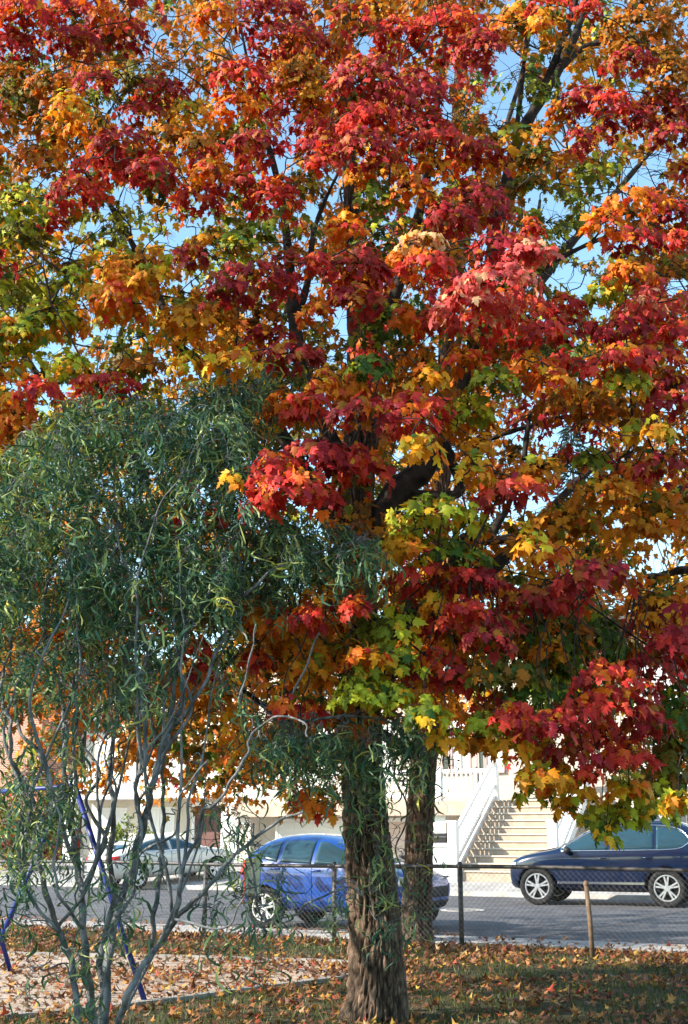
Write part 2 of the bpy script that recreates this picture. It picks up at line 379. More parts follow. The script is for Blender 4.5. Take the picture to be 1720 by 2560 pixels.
railing(H2, hu, hv, (-.85,7.28), (5.9,7.28), 3.5, 2.75, posts=(0,.5,1))

# left neighbour, set back
hu, hv = -19, 11.5
H3 = house('townhouse', hu, hv, 'white townhouse with a dark red door behind the willow stems')
L(hu,hv).box(-23.6,-14.6,11.5,20,.2,7.0).build('wall', M['cream'], H3)
L(hu,hv).box(-23.9,-14.4,11.2,20.3,7.0,7.4).build('roof', M['roof'], H3)
L(hu,hv).box(-14.95,-14.3,8.0,11.4,.3,2.5).build('wing_wall', M['white'], H3)
dd = L(hu,hv).box(-18.3,-16.6,11.44,11.5,.47,2.5).build('door', M['maroon'], H3)
L(hu,hv).box(-18.42,-18.302,11.4,11.5,.47,2.62).box(-16.598,-16.48,11.4,11.5,.47,2.62).box(-18.3,-16.6,11.4,11.5,2.505,2.62).build('frame', M['white'], dd)
for a in (-22.8,-20.6): window(H3, hu, hv, a, a+1.3, 11.5, 1.1, 2.4, M['white'], M['curtain'], 1)
for a in (-22.8,-20.2,-17.6): window(H3, hu, hv, a, a+1.4, 11.5, 3.5, 5.0, M['white'], M['curtain'], 1)
L(hu,hv).box(-23.3,-15.2,9.9,11.498,2.75,2.95).build('porch_floor', M['white'], H3)
railing(H3, hu, hv, (-23.2,10), (-15.3,10), 3.85, 3.1, posts=(0,.5,1))
for u in (-23.0,-19.6): L(hu,hv).box(u-.18,u+.18,9.95,10.3,.3,2.748).build('porch_column', M['white'], H3)
# far left brick house
hu, hv = -30, 10
H4 = house('brick_house', hu, hv, 'red brick house at the far left of the street')
L(hu,hv).box(-37,-24.6,10,20,.2,6.5).build('wall', M['redbrick'], H4)
r4 = MB(); a, b = -37.4-hu, -24.3-hu
r4.add([(a,-.4,6.3),(b,-.4,6.3),(b,10.4,6.3),(a,10.4,6.3),(a,5,8.6),(b,5,8.6)], [(0,1,5,4),(2,3,4,5),(1,2,5),(3,0,4),(3,2,1,0)]).build('roof', M['roof'], H4)
for a in (-28.5,-33): window(H4, hu, hv, a, a+1.6, 10, 1.3, 2.9, M['white'], M['darkglass'], 1); window(H4, hu, hv, a, a+1.6, 10, 4.1, 5.6, M['white'], M['darkglass'], 1)
dr = L(hu,hv).box(-26.6,-25.6,9.94,10,.47,2.6).build('door', M['maroon'], H4)

# bins and a pedestal by the steps
def bin_(loc, label, mat, h=1.0, sticker=False):
    e = empty('wheelie_bin', loc, -TH, label, 'bin')
    mb = MB(); w0, w1 = .22, .28
    mb.add([(-w0,-w0,.06),(w0,-w0,.06),(w0,w0,.06),(-w0,w0,.06),(-w1,-w1,h),(w1,-w1,h),(w1,w1,h),(-w1,w1,h)],
           [(3,2,1,0),(4,5,6,7),(0,1,5,4),(1,2,6,5),(2,3,7,6),(3,0,4,7)]).build('body', mat, e, bevel=.02)
    MB().add([(-.3,-.32,h+.004),(.3,-.32,h+.004),(.3,.32,h+.02),(-.3,.32,h+.02),(-.24,-.24,h+.09),(.24,-.24,h+.09),(.24,.28,h+.11),(-.24,.28,h+.11)],
           [(3,2,1,0),(4,5,6,7),(0,1,5,4),(1,2,6,5),(2,3,7,6),(3,0,4,7)]).build('lid', mat, e, bevel=.01)
    for s_ in (-.2,.2): MB().lathe([(0,-.03),(.09,-.03),(.1,0),(.09,.03),(0,.03)], 16, 'y', (0,0,0)).build('wheel', M['tyre'], e, loc=(s_,.2,.1)).rotation_euler = (0,0,R(90))
    if sticker: MB().box(-.13,.13,-.285,-.27,.55,.8).build('sticker', M['white'], e)
    return e
bin_(S(-6.35,6.3,.45), 'black wheelie bin beside the foot of the stone steps', M['blackplastic'], .95)
bin_(P(17,2148,46)+Vector((0,0,.0)), 'brown red wheelie bin with a white sticker in front of the brick house', M['binred'], .95, True)
q = empty('planter', S(-5.75,5.0,.38), -TH, 'white planter box, coloured the blue grey of its shade, at the left foot of the stone steps', 'planter')
MB().box(-.3,.3,-.3,.3,0,.75).build('body', M['pedestal'], q, bevel=.02); MB().box(-.34,.34,-.34,.34,.752,.86).build('rim', M['pedestal'], q, bevel=.015)

# ------------------------------------------------------------------ fence
fv = -10.95
posts_u = [-14.6,-12.3,-10.0,-7.7,-5.4,-3.05,-.86,1.07,5.0,7.1,9.2]
fe = empty('chain_link_fence', S(.82, fv, 0), -TH, 'dark chain link fence with a top rail between the park and the road', 'fence')
def fl(u, z, dv=0): return (u-.82, dv, z)
def rail_z(u): return 1.03 + .012*math.sin(u*.9)
MB().tube([fl(u, rail_z(u)) for u in np.linspace(-15, 10, 60)], .028, 10).build('top_rail', M['galv'], fe, True)
for u in posts_u:
    p = MB().tube([fl(u,-.05), fl(u,rail_z(u)+.0)], .034, 12)
    p.lathe([(.037,0),(.037,.03),(.02,.06),(0,.065)], 12, 'z', fl(u, rail_z(u)))
    p.build('post', M['galv'] if u > -4 else M['galv_light'], fe, True)
mb = MB(); st_ = .075; zt = 1.0
u = -15.0
while u < 10:
    for s_ in (1, -1):
        pts = []
        k = 6
        for i in range(k+1):
            z = .03 + (zt-.03)*i/k; uu = u + s_*(z-.03)
            pts.append(fl(uu, z, -.042 + s_*.003))
        d = Vector((s_*.7,0,.7)); nrm = Vector((.7,0,-s_*.7))*.0015
        a, b = Vector(pts[0]), Vector(pts[-1]); y = Vector((0,.0015,0))
        mb.add([a+nrm, a-nrm*.6+y, a-nrm*.6-y, b+nrm, b-nrm*.6+y, b-nrm*.6-y], [(0,1,4,3),(1,2,5,4),(2,0,3,5)])
    u += st_
mb.build('mesh', M['wire'], fe)
pz = P(1482,2396,15.5); 
pe = empty('metal_post', (pz.x, pz.y, 0), 0, 'short rusty tan post leaning a little on the park side of the fence', 'post')
MB().tube([(0,0,-.05),(-.01,0,.45),(-.035,.01,.86)], [.034,.03,.028], 12).build('pole', M['rust'], pe, True)
MB().lathe([(.034,.85),(.034,.885),(.02,.905),(0,.91)], 12, 'z', (-.036,.01,0)).build('cap', M['rust'], pe, True)
# sign hung on the fence
a, b = -2.35, -1.98
sg = empty('fence_sign', S(a, fv-.06, .62), -TH, 'small dark green sign panel with a red left edge hung on the fence', 'sign')
MB().box(.035,.30,-.012,.0,.0,.50).build('panel', M['signdark'], sg, bevel=.006)
MB().box(0,.033,-.014,.002,-.12,.48).build('edge_strip', M['signred'], sg)

# swing set
D1 = 11.6; ap = P(178,1966,D1)
sw = empty('swing_set', (ap.x, ap.y, 0), 0, 'blue painted swing frame on the sand behind the willow', 'swing frame')
for k, (bx, by) in enumerate(((0, 0), (-1.9, 2.6))):
    for s_ in (-1, 1):
        MB().tube([(bx+s_*.05,by,ap.z-.03),(bx+s_*.80,by-s_*.12,.0)], .026, 12).build('leg', M['bluepaint'], sw, True)
MB().tube([(.03,-.12,ap.z),(-2.0,2.72,ap.z)], .022, 12).build('top_bar', M['bluepaint'], sw, True)
# ------------------------------------------------------------------ cars
def car(label, cat, loc, heading, paint, st, side, wheels, tr, ww, wmat_rim, front, rear, pitch=0, rails=False, sill=None, trim=True, pillars=(), mirror=None, handles=()):
    """st: stations x, zb, zbelt, ztop, wb, wbelt, wtop (front to back). side: (xs, zlow, zhigh) of the side window band."""
    e = empty('parked_car', loc, heading, label, cat); e.rotation_euler = (0, pitch, heading)
    ring = lambda s: [(0,s[1]),(s[4]*.75,s[1]),(s[4],s[1]+.10),(s[4]+(s[5]-s[4])*.6+.01,(s[1]+s[2])*.5),(s[5],s[2]-.09),(s[5]-.015,s[2]),
                      ((s[5]+s[6])/2,s[2]+(s[3]-s[2])*.55),(s[6],s[3]-.06*min(1,(s[3]-s[2])/.3)),(s[6]*.6,s[3]),(0,s[3]+.012)]
    vs = []; fs = []; k = 18
    for s in st:
        r = ring(s); full = r + [(-y, z) for y, z in reversed(r[1:-1])]
        vs += [(s[0], y, z) for y, z in full]
    for i in range(len(st)-1):
        for j in range(k): fs.append((i*k+j, i*k+(j+1)%k, (i+1)*k+(j+1)%k, (i+1)*k+j))
    n0 = (len(st)-1)*k
    fs += [tuple(reversed(range(k))), tuple(range(n0, n0+k))]
    body = MB().add(vs, fs).build('body', paint, e, True)
    body.modifiers.new('sub', 'SUBSURF').levels = 2; body.modifiers['sub'].render_levels = 2
    cut = MB(); yw = max(s[5] for s in st)
    for x in wheels:
        for s_ in (-1, 1):
            cut.lathe([(0, s_*(yw-.27)), (tr*1.13, s_*(yw-.27)), (tr*1.13, s_*(yw+.2)), (0, s_*(yw+.2))], 32, 'y', (x, 0, tr))
    co_ = cut.build('cutter', M['blackplastic'], e)
    bo = body.modifiers.new('bool', 'BOOLEAN'); bo.operation = 'DIFFERENCE'; bo.object = co_; bo.solver = 'EXACT'
    body.data.materials.append(M['blackplastic']); 
    for p in co_.data.polygons: p.material_index = 0
    try: bo.material_mode = 'TRANSFER'
    except Exception: pass
    bpy.context.view_layer.update(); dg = bpy.context.evaluated_depsgraph_get()
    me = bpy.data.meshes.new_from_object(body.evaluated_get(dg), preserve_all_data_layers=True, depsgraph=dg)
    body.modifiers.clear(); body.data = me; bpy.data.objects.remove(co_)
    bm = bmesh.new(); bm.from_mesh(me); tree = BVHTree.FromBMesh(bm); bm.free()
    def hit(x, z, s_, off=.008):
        h = tree.ray_cast(Vector((x, s_*3, z)), Vector((0, -s_, 0)))
        return Vector((x, (abs(h[0].y) if h[0] else yw)*s_ + s_*off, z))
    def hitx(y, z, dr, off=.008):
        h = tree.ray_cast(Vector((dr*6, y, z)), Vector((-dr, 0, 0)))
        return Vector(((h[0].x if h[0] else 0) + dr*off, y, z))
    def panel(name, x0, x1, lo, hi, s_, mat, off=.008, nx=14, nz=6, parent=None):
        vs = []
        for i in range(nx+1):
            x = x0+(x1-x0)*i/nx; a, b = lo(x), hi(x)
            for j in range(nz+1): vs.append(hit(x, a+(b-a)*j/nz, s_, off))
        fs = [(i*(nz+1)+j, (i+1)*(nz+1)+j, (i+1)*(nz+1)+j+1, i*(nz+1)+j+1) for i in range(nx) for j in range(nz)]
        o = MB().add(vs, fs).build(name, mat, parent or e, True)
        m = o.modifiers.new('thick', 'SOLIDIFY'); m.thickness = .004; m.offset = 0
        return o
    def xpanel(name, y0, y1, lo, hi, dr, mat, off=.008, ny=12, nz=6):
        vs = []
        for i in range(ny+1):
            y = y0+(y1-y0)*i/ny
            for j in range(nz+1): vs.append(hitx(y, lo+(hi-lo)*j/nz, dr, off))
        fs = [(i*(nz+1)+j, (i+1)*(nz+1)+j, (i+1)*(nz+1)+j+1, i*(nz+1)+j+1) for i in range(ny) for j in range(nz)]
        o = MB().add(vs, fs).build(name, mat, e, True); m = o.modifiers.new('thick', 'SOLIDIFY'); m.thickness = .004; m.offset = 0
        return o
    xs, zl, zh = side
    lo = lambda x: float(np.interp(-x, [-q for q in xs], zl)); hi = lambda x: float(np.interp(-x, [-q for q in xs], zh))
    for s_ in (-1, 1):
        cuts = [xs[0]] + list(pillars) + [xs[-1]]
        for a, b in zip(cuts[:-1], cuts[1:]):
            g = .03
            panel('window', a-(g if a != xs[0] else 0), b+(g if b != xs[-1] else 0), lo, hi, s_, M['carglass'], .006)
        if trim:
            X = np.linspace(xs[0], xs[-1], 24)
            pts = [hit(x, hi(x)+.012, s_, .008) for x in X] + [hit(xs[-1]-.012, hi(xs[-1])*(1-t)+lo(xs[-1])*t, s_, .008) for t in (.3,.7)] + [hit(x, lo(x)-.014, s_, .008) for x in X[::-1]]
            MB().tube(pts+[pts[0]], .014, 6).build('window_trim', M['chrome'], e, True)
        if sill:
            pts = [hit(x, sill[2], s_, .012) for x in np.linspace(sill[0], sill[1], 16)]
            q = MB(); 
            for a, b in zip(pts[:-1], pts[1:]): q.bar(a, b, .02, .045)
            q.build('sill_trim', M['chrome'], e)
        # door shut lines
        for x in list(pillars)[:1] + ([xs[0]-.02] if xs else []):
            q = MB().tube([hit(x, z, s_, .001) for z in np.linspace(.42, lo(x)-.03, 9)], .006, 5)
            q.build('door_line', M['blackplastic'], e)
        for hx, hz in handles:
            pts = [hit(hx+dx, hz, s_, o_) for dx, o_ in ((.09,.004),(.06,.028),(-.06,.028),(-.09,.004))]
            MB().tube(pts, .014, 8).build('door_handle', paint, e, True)
        if mirror:
            mx, mz = mirror; c = hit(mx, mz, s_, .13)
            mm = MB(); prof = [(.0,-.08),(.055,-.07),(.075,-.02),(.078,.03),(.06,.07),(0,.08)]
            mm.lathe(prof, 14, 'y', tuple(c)); mm.tube([hit(mx,mz-.03,s_,-.02), c+Vector((0,0,-.03))], .025, 8)
            mm.build('mirror', M['blackplastic'], e, True)
        panel('headlight', front[0], front[1], lambda x: front[2]+(front[0]-x)*.12, lambda x: front[3]+(front[0]-x)*.12, s_, M['clearlens'], .008, 8, 4)
        panel('tail_light', rear[0], rear[1], lambda x: rear[2], lambda x: rear[3], s_, M['redlens'], .008, 8, 5)
        if rails:
            X = np.linspace(.05, -1.75, 12); tops = []
            for x in X:
                h = tree.ray_cast(Vector((x, s_*.55, 4)), Vector((0,0,-1))); tops.append(h[0]+Vector((0,0,.045)))
            tops = [tops[0]+Vector((.12,0,-.05))] + tops + [tops[-1]+Vector((-.12,0,-.06))]
            MB().tube(tops, .02, 8).build('roof_rail', M['chrome'], e, True)
    # wind screens, grille, plate
    zc = [s for s in st if s[3]-s[2] > .1]
    zs = zc[0][2]; ztop = max(s[3] for s in st)
    xpanel('windscreen', -.60, .60, zs+.10, ztop-.13, 1, M['carglass'])
    xpanel('rear_window', -.55, .55, zc[-1][2]+.10, ztop-.22, -1, M['carglass'])
    xpanel('grille', -.5, .5, .50, .66, 1, M['blackplastic']); xpanel('lower_grille', -.62, .62, .34, .45, 1, M['blackplastic'])
    xpanel('number_plate', -.2, .2, .60, .71, -1, M['white'])
    for s_ in (-1, 1): xpanel('rear_light', s_*.52, s_*.78, rear[2], rear[3], -1, M['redlens'])
    # wheels
    for x in wheels:
        for s_ in (-1, 1):
            we = empty('wheel', (x, s_*(yw-.125), tr), 0, parent=e); we.rotation_euler = (0, 0, 0 if s_ > 0 else R(180))
            rr = ww
            MB().lathe([(rr,-.10),(tr*.93,-.11),(tr*.985,-.085),(tr,-.05),(tr,.05),(tr*.985,.085),(tr*.93,.11),(rr+.01,.10),(rr-.005,.08)], 40, 'y').build('tyre', M['tyre'], we, True)
            q = MB(); q.lathe([(rr-.004,-.09),(rr-.004,.085),(rr-.012,.10),(rr-.03,.10),(rr-.04,.07)], 40, 'y')
            q.lathe([(0,.095),(.05,.095),(.065,.08),(.065,.03)], 20, 'y')
            for j in range(5):
                for da in (-.17, .17):
                    a = 2*math.pi*j/5+.3; 
                    p0 = Vector((math.cos(a+da*.9)*.06, .075, math.sin(a+da*.9)*.06)); p1 = Vector((math.cos(a+da)*(rr-.02), .075, math.sin(a+da)*(rr-.02)))
                    q.bar(p0, p1, .03, .035)
            q.build('rim', wmat_rim, we)
            MB().lathe([(0,.0),(rr-.02,.0)], 24, 'y').build('brake_disc', M['blackplastic'], we)
        
    return e

suv = [(2.26,.42,.66,.70,.52,.62,.50),(2.18,.33,.76,.82,.72,.80,.66),(1.95,.28,.86,.93,.86,.90,.76),(1.45,.27,.95,1.02,.91,.945,.80),(1.05,.27,1.00,1.07,.91,.955,.80),
       (.80,.27,1.02,1.16,.91,.955,.76),(.35,.27,1.04,1.46,.91,.955,.66),(-.05,.27,1.05,1.64,.91,.955,.63),(-.6,.27,1.06,1.705,.91,.955,.62),(-1.25,.27,1.08,1.70,.91,.955,.61),
       (-1.7,.28,1.10,1.655,.90,.945,.60),(-1.98,.32,1.10,1.53,.87,.92,.60),(-2.16,.38,1.06,1.22,.82,.88,.66),(-2.24,.45,.95,1.05,.66,.74,.58)]
suv_side = ([.78,.55,.2,-.2,-.8,-1.3,-1.62,-1.82,-1.88], [1.085,1.09,1.095,1.10,1.11,1.12,1.135,1.19,1.26], [1.10,1.235,1.43,1.55,1.585,1.575,1.53,1.44,1.34])
suv = [(x if x < 1.33 else 1.33+(x-1.33)*.74, zb, zm+.05*min(1,max(0,(2.3-x)/.3)), zt+(.08 if zt < 1.3 else .07), a, b, c) for x, zb, zm, zt, a, b, c in suv]
suv_side = (suv_side[0], [z+.045 for z in suv_side[1]], [z+.06 for z in suv_side[2]])
SU = S(.10, .12, .004)
car('dark navy blue estate car with silver wheels and chrome window trim parked across the road', 'car', SU, R(180)-TH+R(4), M['navy'], suv, suv_side, (1.33,-1.40), .385, .275, M['alloy'],
    (1.97,1.80,.74,.86), (-1.95,-2.14,.90,1.06), rails=True, sill=(1.0,-.95,.47), pillars=(-.25,-1.2), mirror=(.62,1.13), handles=((-.10,.97),(-1.05,.99)))
hatch = [(1.88,.40,.62,.68,.50,.60,.46),(1.80,.30,.72,.80,.68,.76,.60),(1.55,.25,.82,.92,.80,.84,.68),(1.15,.24,.90,1.0,.83,.87,.70),(.85,.24,.93,1.10,.84,.875,.68),
         (.35,.24,.95,1.36,.84,.875,.60),(-.1,.24,.96,1.47,.84,.875,.58),(-.7,.24,.98,1.49,.84,.875,.57),(-1.25,.25,1.00,1.45,.83,.87,.56),(-1.6,.28,1.0,1.32,.80,.85,.58),(-1.8,.33,.96,1.12,.76,.81,.62),(-1.87,.42,.86,.94,.62,.68,.54)]
hatch = [(x*.86, zb, zm, zt*.99, a, b, c) for x, zb, zm, zt, a, b, c in hatch]
hatch_side = ([.78,.4,0,-.5,-1.0,-1.3,-1.42], [.985,.99,1.0,1.01,1.03,1.07,1.12], [1.0,1.20,1.34,1.37,1.35,1.27,1.20])
car('bright blue hatchback parked along the near kerb behind the fence and tree trunks', 'car', S(-1.95,-8.45,.004), -TH, M['blue'], hatch, ([x*.86 for x in hatch_side[0]], hatch_side[1], hatch_side[2]), (1.0,-1.06), .315, .225, M['alloy'],
    (1.55,1.33,.66,.80), (-1.38,-1.55,.82,1.05), pillars=(-.17,-.8), mirror=(.62,1.04), handles=((-.1,.90),(-.85,.92)), trim=False)
sedan = [(2.10,.40,.60,.66,.50,.60,.46),(2.0,.30,.68,.76,.70,.78,.62),(1.7,.25,.78,.86,.82,.86,.70),(1.2,.24,.87,.94,.85,.88,.72),(.9,.24,.90,1.0,.86,.885,.70),
         (.35,.24,.92,1.28,.86,.885,.60),(-.1,.24,.93,1.40,.86,.885,.57),(-.7,.24,.94,1.41,.86,.885,.56),(-1.2,.25,.96,1.28,.85,.88,.56),(-1.55,.27,.98,1.08,.83,.86,.62),(-1.95,.32,.95,1.02,.78,.82,.62),(-2.08,.42,.82,.90,.62,.70,.54)]
sedan_side = ([.78,.4,0,-.5,-1.0,-1.25], [.955,.96,.97,.98,1.0,1.02], [.97,1.14,1.27,1.29,1.20,1.10])
pf = P(540,2190,36); hd = R(38); dv_ = Vector((math.cos(hd), math.sin(hd), 0)); rt = Vector((math.sin(hd), -math.cos(hd), 0))
cc = pf - dv_*1.28 - rt*.78; cc.z = .11
car('pale beige saloon car turning into a driveway on the left, partly hidden by willow stems', 'car', cc, hd, M['beige'], sedan, sedan_side, (1.28,-1.25), .32, .225, M['alloy'],
    (1.98,1.72,.62,.74), (-1.78,-2.02,.74,.92), pitch=R(-4.2), pillars=(-.2,), mirror=(.62,1.0), handles=((-.1,.88),(-.9,.90)))
# ------------------------------------------------------------------ leaves
def unit(a): return a/np.maximum(np.linalg.norm(a, axis=1, keepdims=True), 1e-9)
half = [(0,0),(.17,.015),(.44,.07),(.335,.25),(.60,.50),(.40,.53),(.235,.50),(.265,.76),(.13,.80),(0,1.10)]
MAPLE = np.array(half + [(-x, y) for x, y in reversed(half[1:-1])] + [(0,.40)])
nM = len(MAPLE)-1
MAPLE_F = np.array([(nM, i, (i+1) % nM) for i in range(nM)])
half2 = [(0,0),(.42,.10),(.25,.30),(.58,.55),(.20,.60),(0,1.05)]
MAPLE2 = np.array(half2 + [(-x, y) for x, y in reversed(half2[1:-1])] + [(0,.38)]); nM2 = len(MAPLE2)-1
MAPLE2_F = np.array([(nM2, i, (i+1) % nM2) for i in range(nM2)])
def leaf_mesh(name, pos, tip, nrm, size, col, col2, mat, parent, lod=0, fold=.32, droop=.25):
    T, FC = (MAPLE, MAPLE_F) if lod == 0 else (MAPLE2, MAPLE2_F)
    n = len(pos); Y = unit(tip); Z = unit(nrm - Y*np.sum(nrm*Y, 1, keepdims=True)); X = np.cross(Y, Z)
    k = len(T); tx = T[:, 0][None, :]; ty = T[:, 1][None, :]
    fo = rng.normal(fold, .2, (n, 1)); dr = rng.normal(droop, .22, (n, 1)); tw = rng.normal(0, .25, (n, 1)); wd = rng.uniform(.85, 1.12, (n, 1))
    tz = -np.abs(tx)*fo*(.6+.4*ty) - dr*ty*ty + tw*tx*ty + .05*np.sin(9*tx+7*ty)
    px = tx*wd
    v = pos[:, None, :] + size[:, None, None]*(px[..., None]*X[:, None, :] + ty[..., None]*Y[:, None, :] + tz[..., None]*Z[:, None, :])
    r = np.clip(np.hypot(T[:, 0], T[:, 1]-.4)/.6, 0, 1)**1.3
    c = col[:, None, :]*(1-r[None, :, None]) + col2[:, None, :]*r[None, :, None]
    f = (FC[None] + (np.arange(n)*k)[:, None, None]).reshape(-1, 3)
    return np_mesh(name, v.reshape(-1, 3), f, mat, parent, c.reshape(-1, 3))
PAL = {'R': (.60,.046,.033), 'D': (.31,.020,.030), 'O': (.72,.15,.012), 'Y': (.80,.36,.02), 'L': (.46,.50,.03), 'G': (.055,.12,.02),
       'B': (.38,.135,.011), 'P': (.62,.10,.09), 'W': (.80,.50,.25), 'K': (.14,.10,.015), 'N': (.62,.25,.012), 'E': (.20,.22,.02)}  # P and W put sunlit gloss and highlights into the leaf colour
NEXT = {'R': 'DRO', 'D': 'RDB', 'O': 'RYN', 'Y': 'NOL', 'L': 'YGE', 'G': 'EGL', 'B': 'NOK', 'P': 'RWP', 'W': 'YPN', 'K': 'BEG', 'N': 'YBO', 'E': 'GLK'}
def leafcols(keys):
    n = len(keys); c = np.array([PAL[k] for k in keys]); 
    alt = np.array([PAL[NEXT[k][rng.integers(3)]] for k in keys])
    m = rng.random((n, 1)); c1 = np.where(m < .5, c, c*.45+alt*.55); c1 = np.where(m > .80, alt, c1)
    c2 = c1*.6+alt*.4
    g = rng.uniform(.72, 1.3, (n, 1)); return np.clip(c1*g, 0, .85), np.clip(c2*g*rng.uniform(.8,1.15,(n,1)), 0, .85)

# open places in the crowns, where the sky shows between the boughs (photo quadrant coordinates)
Q = {'TL': (0,0), 'TR': (860,0), 'BL': (0,860), 'BR': (860,860), 'R1': (0,1700), 'R2': (860,1700)}
K5 = 860/1568
GAPS = '''TL 640 300 60 45;540 385 40 35;585 880 90 55;490 940 60 55;360 1040 60 45;320 1145 90 65;850 1045 110 45;920 985 55 45;690 930 40 35;1040 690 45 45;1430 970 60 55;960 1115 35 30;1480 110 50 60;700 1080 70 45;1550 1450 50 90;350 630 25 35;380 1540 60 45;60 1410 50 35;850 1310 40 55;960 1500 45 65;1270 190 20 20;430 1030 40 40;780 1100 60 40;600 1100 40 40;250 1240 50 30;150 880 25 25;1130 1420 25 40
TR 90 190 70 70;490 340 40 50;470 500 50 60;760 300 90 130;860 190 60 70;690 500 90 120;950 270 70 70;1010 330 60 40;1110 540 60 60;1130 330 60 40;980 650 60 70;1370 780 140 90;1440 700 90 45;970 950 80 70;880 880 50 70;1060 1090 70 65;1000 1240 110 70;1510 1290 90 55;1160 1410 70 45;310 720 30 45;330 970 50 35;15 1490 45 110;1090 1150 60 45;800 420 60 60;850 920 50 40;1250 880 60 50;1180 650 40 40;1280 350 40 25;580 1090 20 30;60 40 30 30;380 30 30 30
BL 160 90 45 55;290 170 45 35;60 190 35 35;710 270 25 35;1510 50 40 50;880 470 30 15;680 140 20 20
BR 20 50 45 60;245 490 45 45;1010 400 80 65;1080 450 60 40;1030 570 70 65;690 490 25 20;85 980 65 70;1250 810 45 35;1430 910 50 45;150 680 35 50;770 1430 40 28;1510 780 25 25;1180 440 30 25;480 850 20 20;730 910 25 18;810 950 25 25;1200 745 22 14;1540 1000 25 35
R1 740 125 35 30;1190 140 50 45;1480 240 45 50;790 390 35 50;960 420 35 35;1410 430 45 40;1500 400 40 40;840 570 50 35;960 570 50 40;1150 500 60 40;1270 540 60 40;560 560 70 60;480 700 60 70;340 640 60 80
R2 280 250 18 60'''
gaps = []
for line in GAPS.split('\n'):
    q, rest = line.split(' ', 1); ox, oy = Q[q]
    for t in rest.split(';'):
        a = [float(z)*K5 for z in t.split()]; gaps.append((a[0]+ox, a[1]+oy, a[2], a[3]))
gaps = np.array(gaps)
def topix(p):
    X = p[:, 0]; y = p[:, 1]; z = p[:, 2]-CAMH; Up = -y*sp+z*cp; Fw = y*cp+z*sp
    return 860+F*X/Fw, 1280-F*Up/Fw, Fw
def open_mask(p, keep=.06, scale=.74):
    "True where a leaf stays: boughs are sparse toward the openings"
    x, y, _ = topix(p); d = np.full(len(p), 9.0)
    for gx, gy, rx, ry in gaps: d = np.minimum(d, ((x-gx)/(rx*scale))**2+((y-gy)/(ry*scale))**2)
    return (d > .85+.4*rng.random(len(p))) | (rng.random(len(p)) < keep)

def spray(c, RX, RZ, n, key, size, out):
    "one bough end: a drooping dome of leaves round c"
    ph = rng.uniform(0, 2*np.pi, n); r = np.sqrt(rng.random(n))
    dx = RX*r*np.cos(ph); dy = RX*.75*r*np.sin(ph)
    dz = RZ*(.85-1.75*r*r) + rng.normal(0, RZ*.28, n)
    pos = np.array(c)[None] + np.stack([dx, dy, dz], 1)
    o = np.stack([np.cos(ph), np.sin(ph), 0*ph], 1)
    tip = o*.55 + np.array([0, 0, -1])*(.45+.6*r)[:, None] + rng.normal(0, .38, (n, 3))
    nr = np.array([0, -.35, .75])[None] + o*(.3+.6*r)[:, None] + rng.normal(0, .42, (n, 3))
    out['pos'].append(pos); out['tip'].append(tip); out['nrm'].append(nr)
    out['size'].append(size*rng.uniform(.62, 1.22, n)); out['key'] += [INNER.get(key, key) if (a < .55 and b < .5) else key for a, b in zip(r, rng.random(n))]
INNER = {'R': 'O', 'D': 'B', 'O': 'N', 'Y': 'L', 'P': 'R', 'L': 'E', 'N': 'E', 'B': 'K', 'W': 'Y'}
def newout(): return dict(pos=[], tip=[], nrm=[], size=[], key=[])
def finish(out, name, mat, parent, lod=0, keep=.06, scale=1.0):
    pos = np.concatenate(out['pos']); k = open_mask(pos, keep, scale); keys = [a for a, b in zip(out['key'], k) if b]
    c1, c2 = leafcols(keys)
    return leaf_mesh(name, pos[k], np.concatenate(out['tip'])[k], np.concatenate(out['nrm'])[k], np.concatenate(out['size'])[k], c1, c2, mat, parent, lod)

# ------------------------------------------------------------------ trunks and boughs
def bark_tube(path, n=72, step=.03, amp=.03, seed=0.0, freq=3.3, vert=1.35, tint=1.0):
    "path: (x,y,z,r) samples; furrowed bark as real relief"
    sm = spline(path, 24); vs = []; cs = []; k = len(sm)
    P3 = [Vector(p[:3]) for p in sm]
    for i, p in enumerate(sm):
        d = (P3[min(i+1,k-1)]-P3[max(i-1,0)]).normalized(); x = Vector((1,0,0)); x = (x-d*x.dot(d)).normalized(); y = d.cross(x)
        for j in range(n):
            a = 2*math.pi*j/n; dr = x*math.cos(a)+y*math.sin(a); rr = p[3]
            q = Vector((math.cos(a)*freq*2, math.sin(a)*freq*2, p[2]*freq*vert+seed)) 
            wv = noise.noise(q*.5)*1.1; q2 = q + Vector((wv, -wv, 0))
            h = min(1, abs(noise.noise(q2))*3.4); h = min(h, .35+.65*min(1, abs(noise.noise(q2*1.9+Vector((5,3,9))))*3.2))
            low = noise.noise(Vector((math.cos(a)*1.2, math.sin(a)*1.2, p[2]*.5+seed)))
            vs.append(P3[i]+dr*(rr*(1+.07*low) + amp*min(1, rr/.15)*(h-.8)))
            tone = .5+.5*noise.noise(Vector((math.cos(a)*2, math.sin(a)*2, p[2]*2.2+seed)))
            cl = Vector((.125,.088,.066)).lerp(Vector((.30,.205,.145)), tone); cs.append(Vector((.028,.020,.016)).lerp(cl, h**1.3)*tint)
    fs = np.array([(i*n+j, i*n+(j+1)%n, (i+1)*n+(j+1)%n, (i+1)*n+j) for i in range(k-1) for j in range(n)])
    return np.array([tuple(v) for v in vs]), fs, np.array([tuple(c) for c in cs])
def pixpath(pts, D0):
    "pts: (x, y, width_px, [D]) photo samples at distance D -> (x,y,z,r)"
    out = []
    for t in pts:
        D = t[3] if len(t) > 3 else D0; p = P(t[0], t[1], D); _, _, fw = topix(np.array([tuple(p)]))
        out.append((p.x, p.y, p.z, t[2]/F*fw[0]/2))
    return out
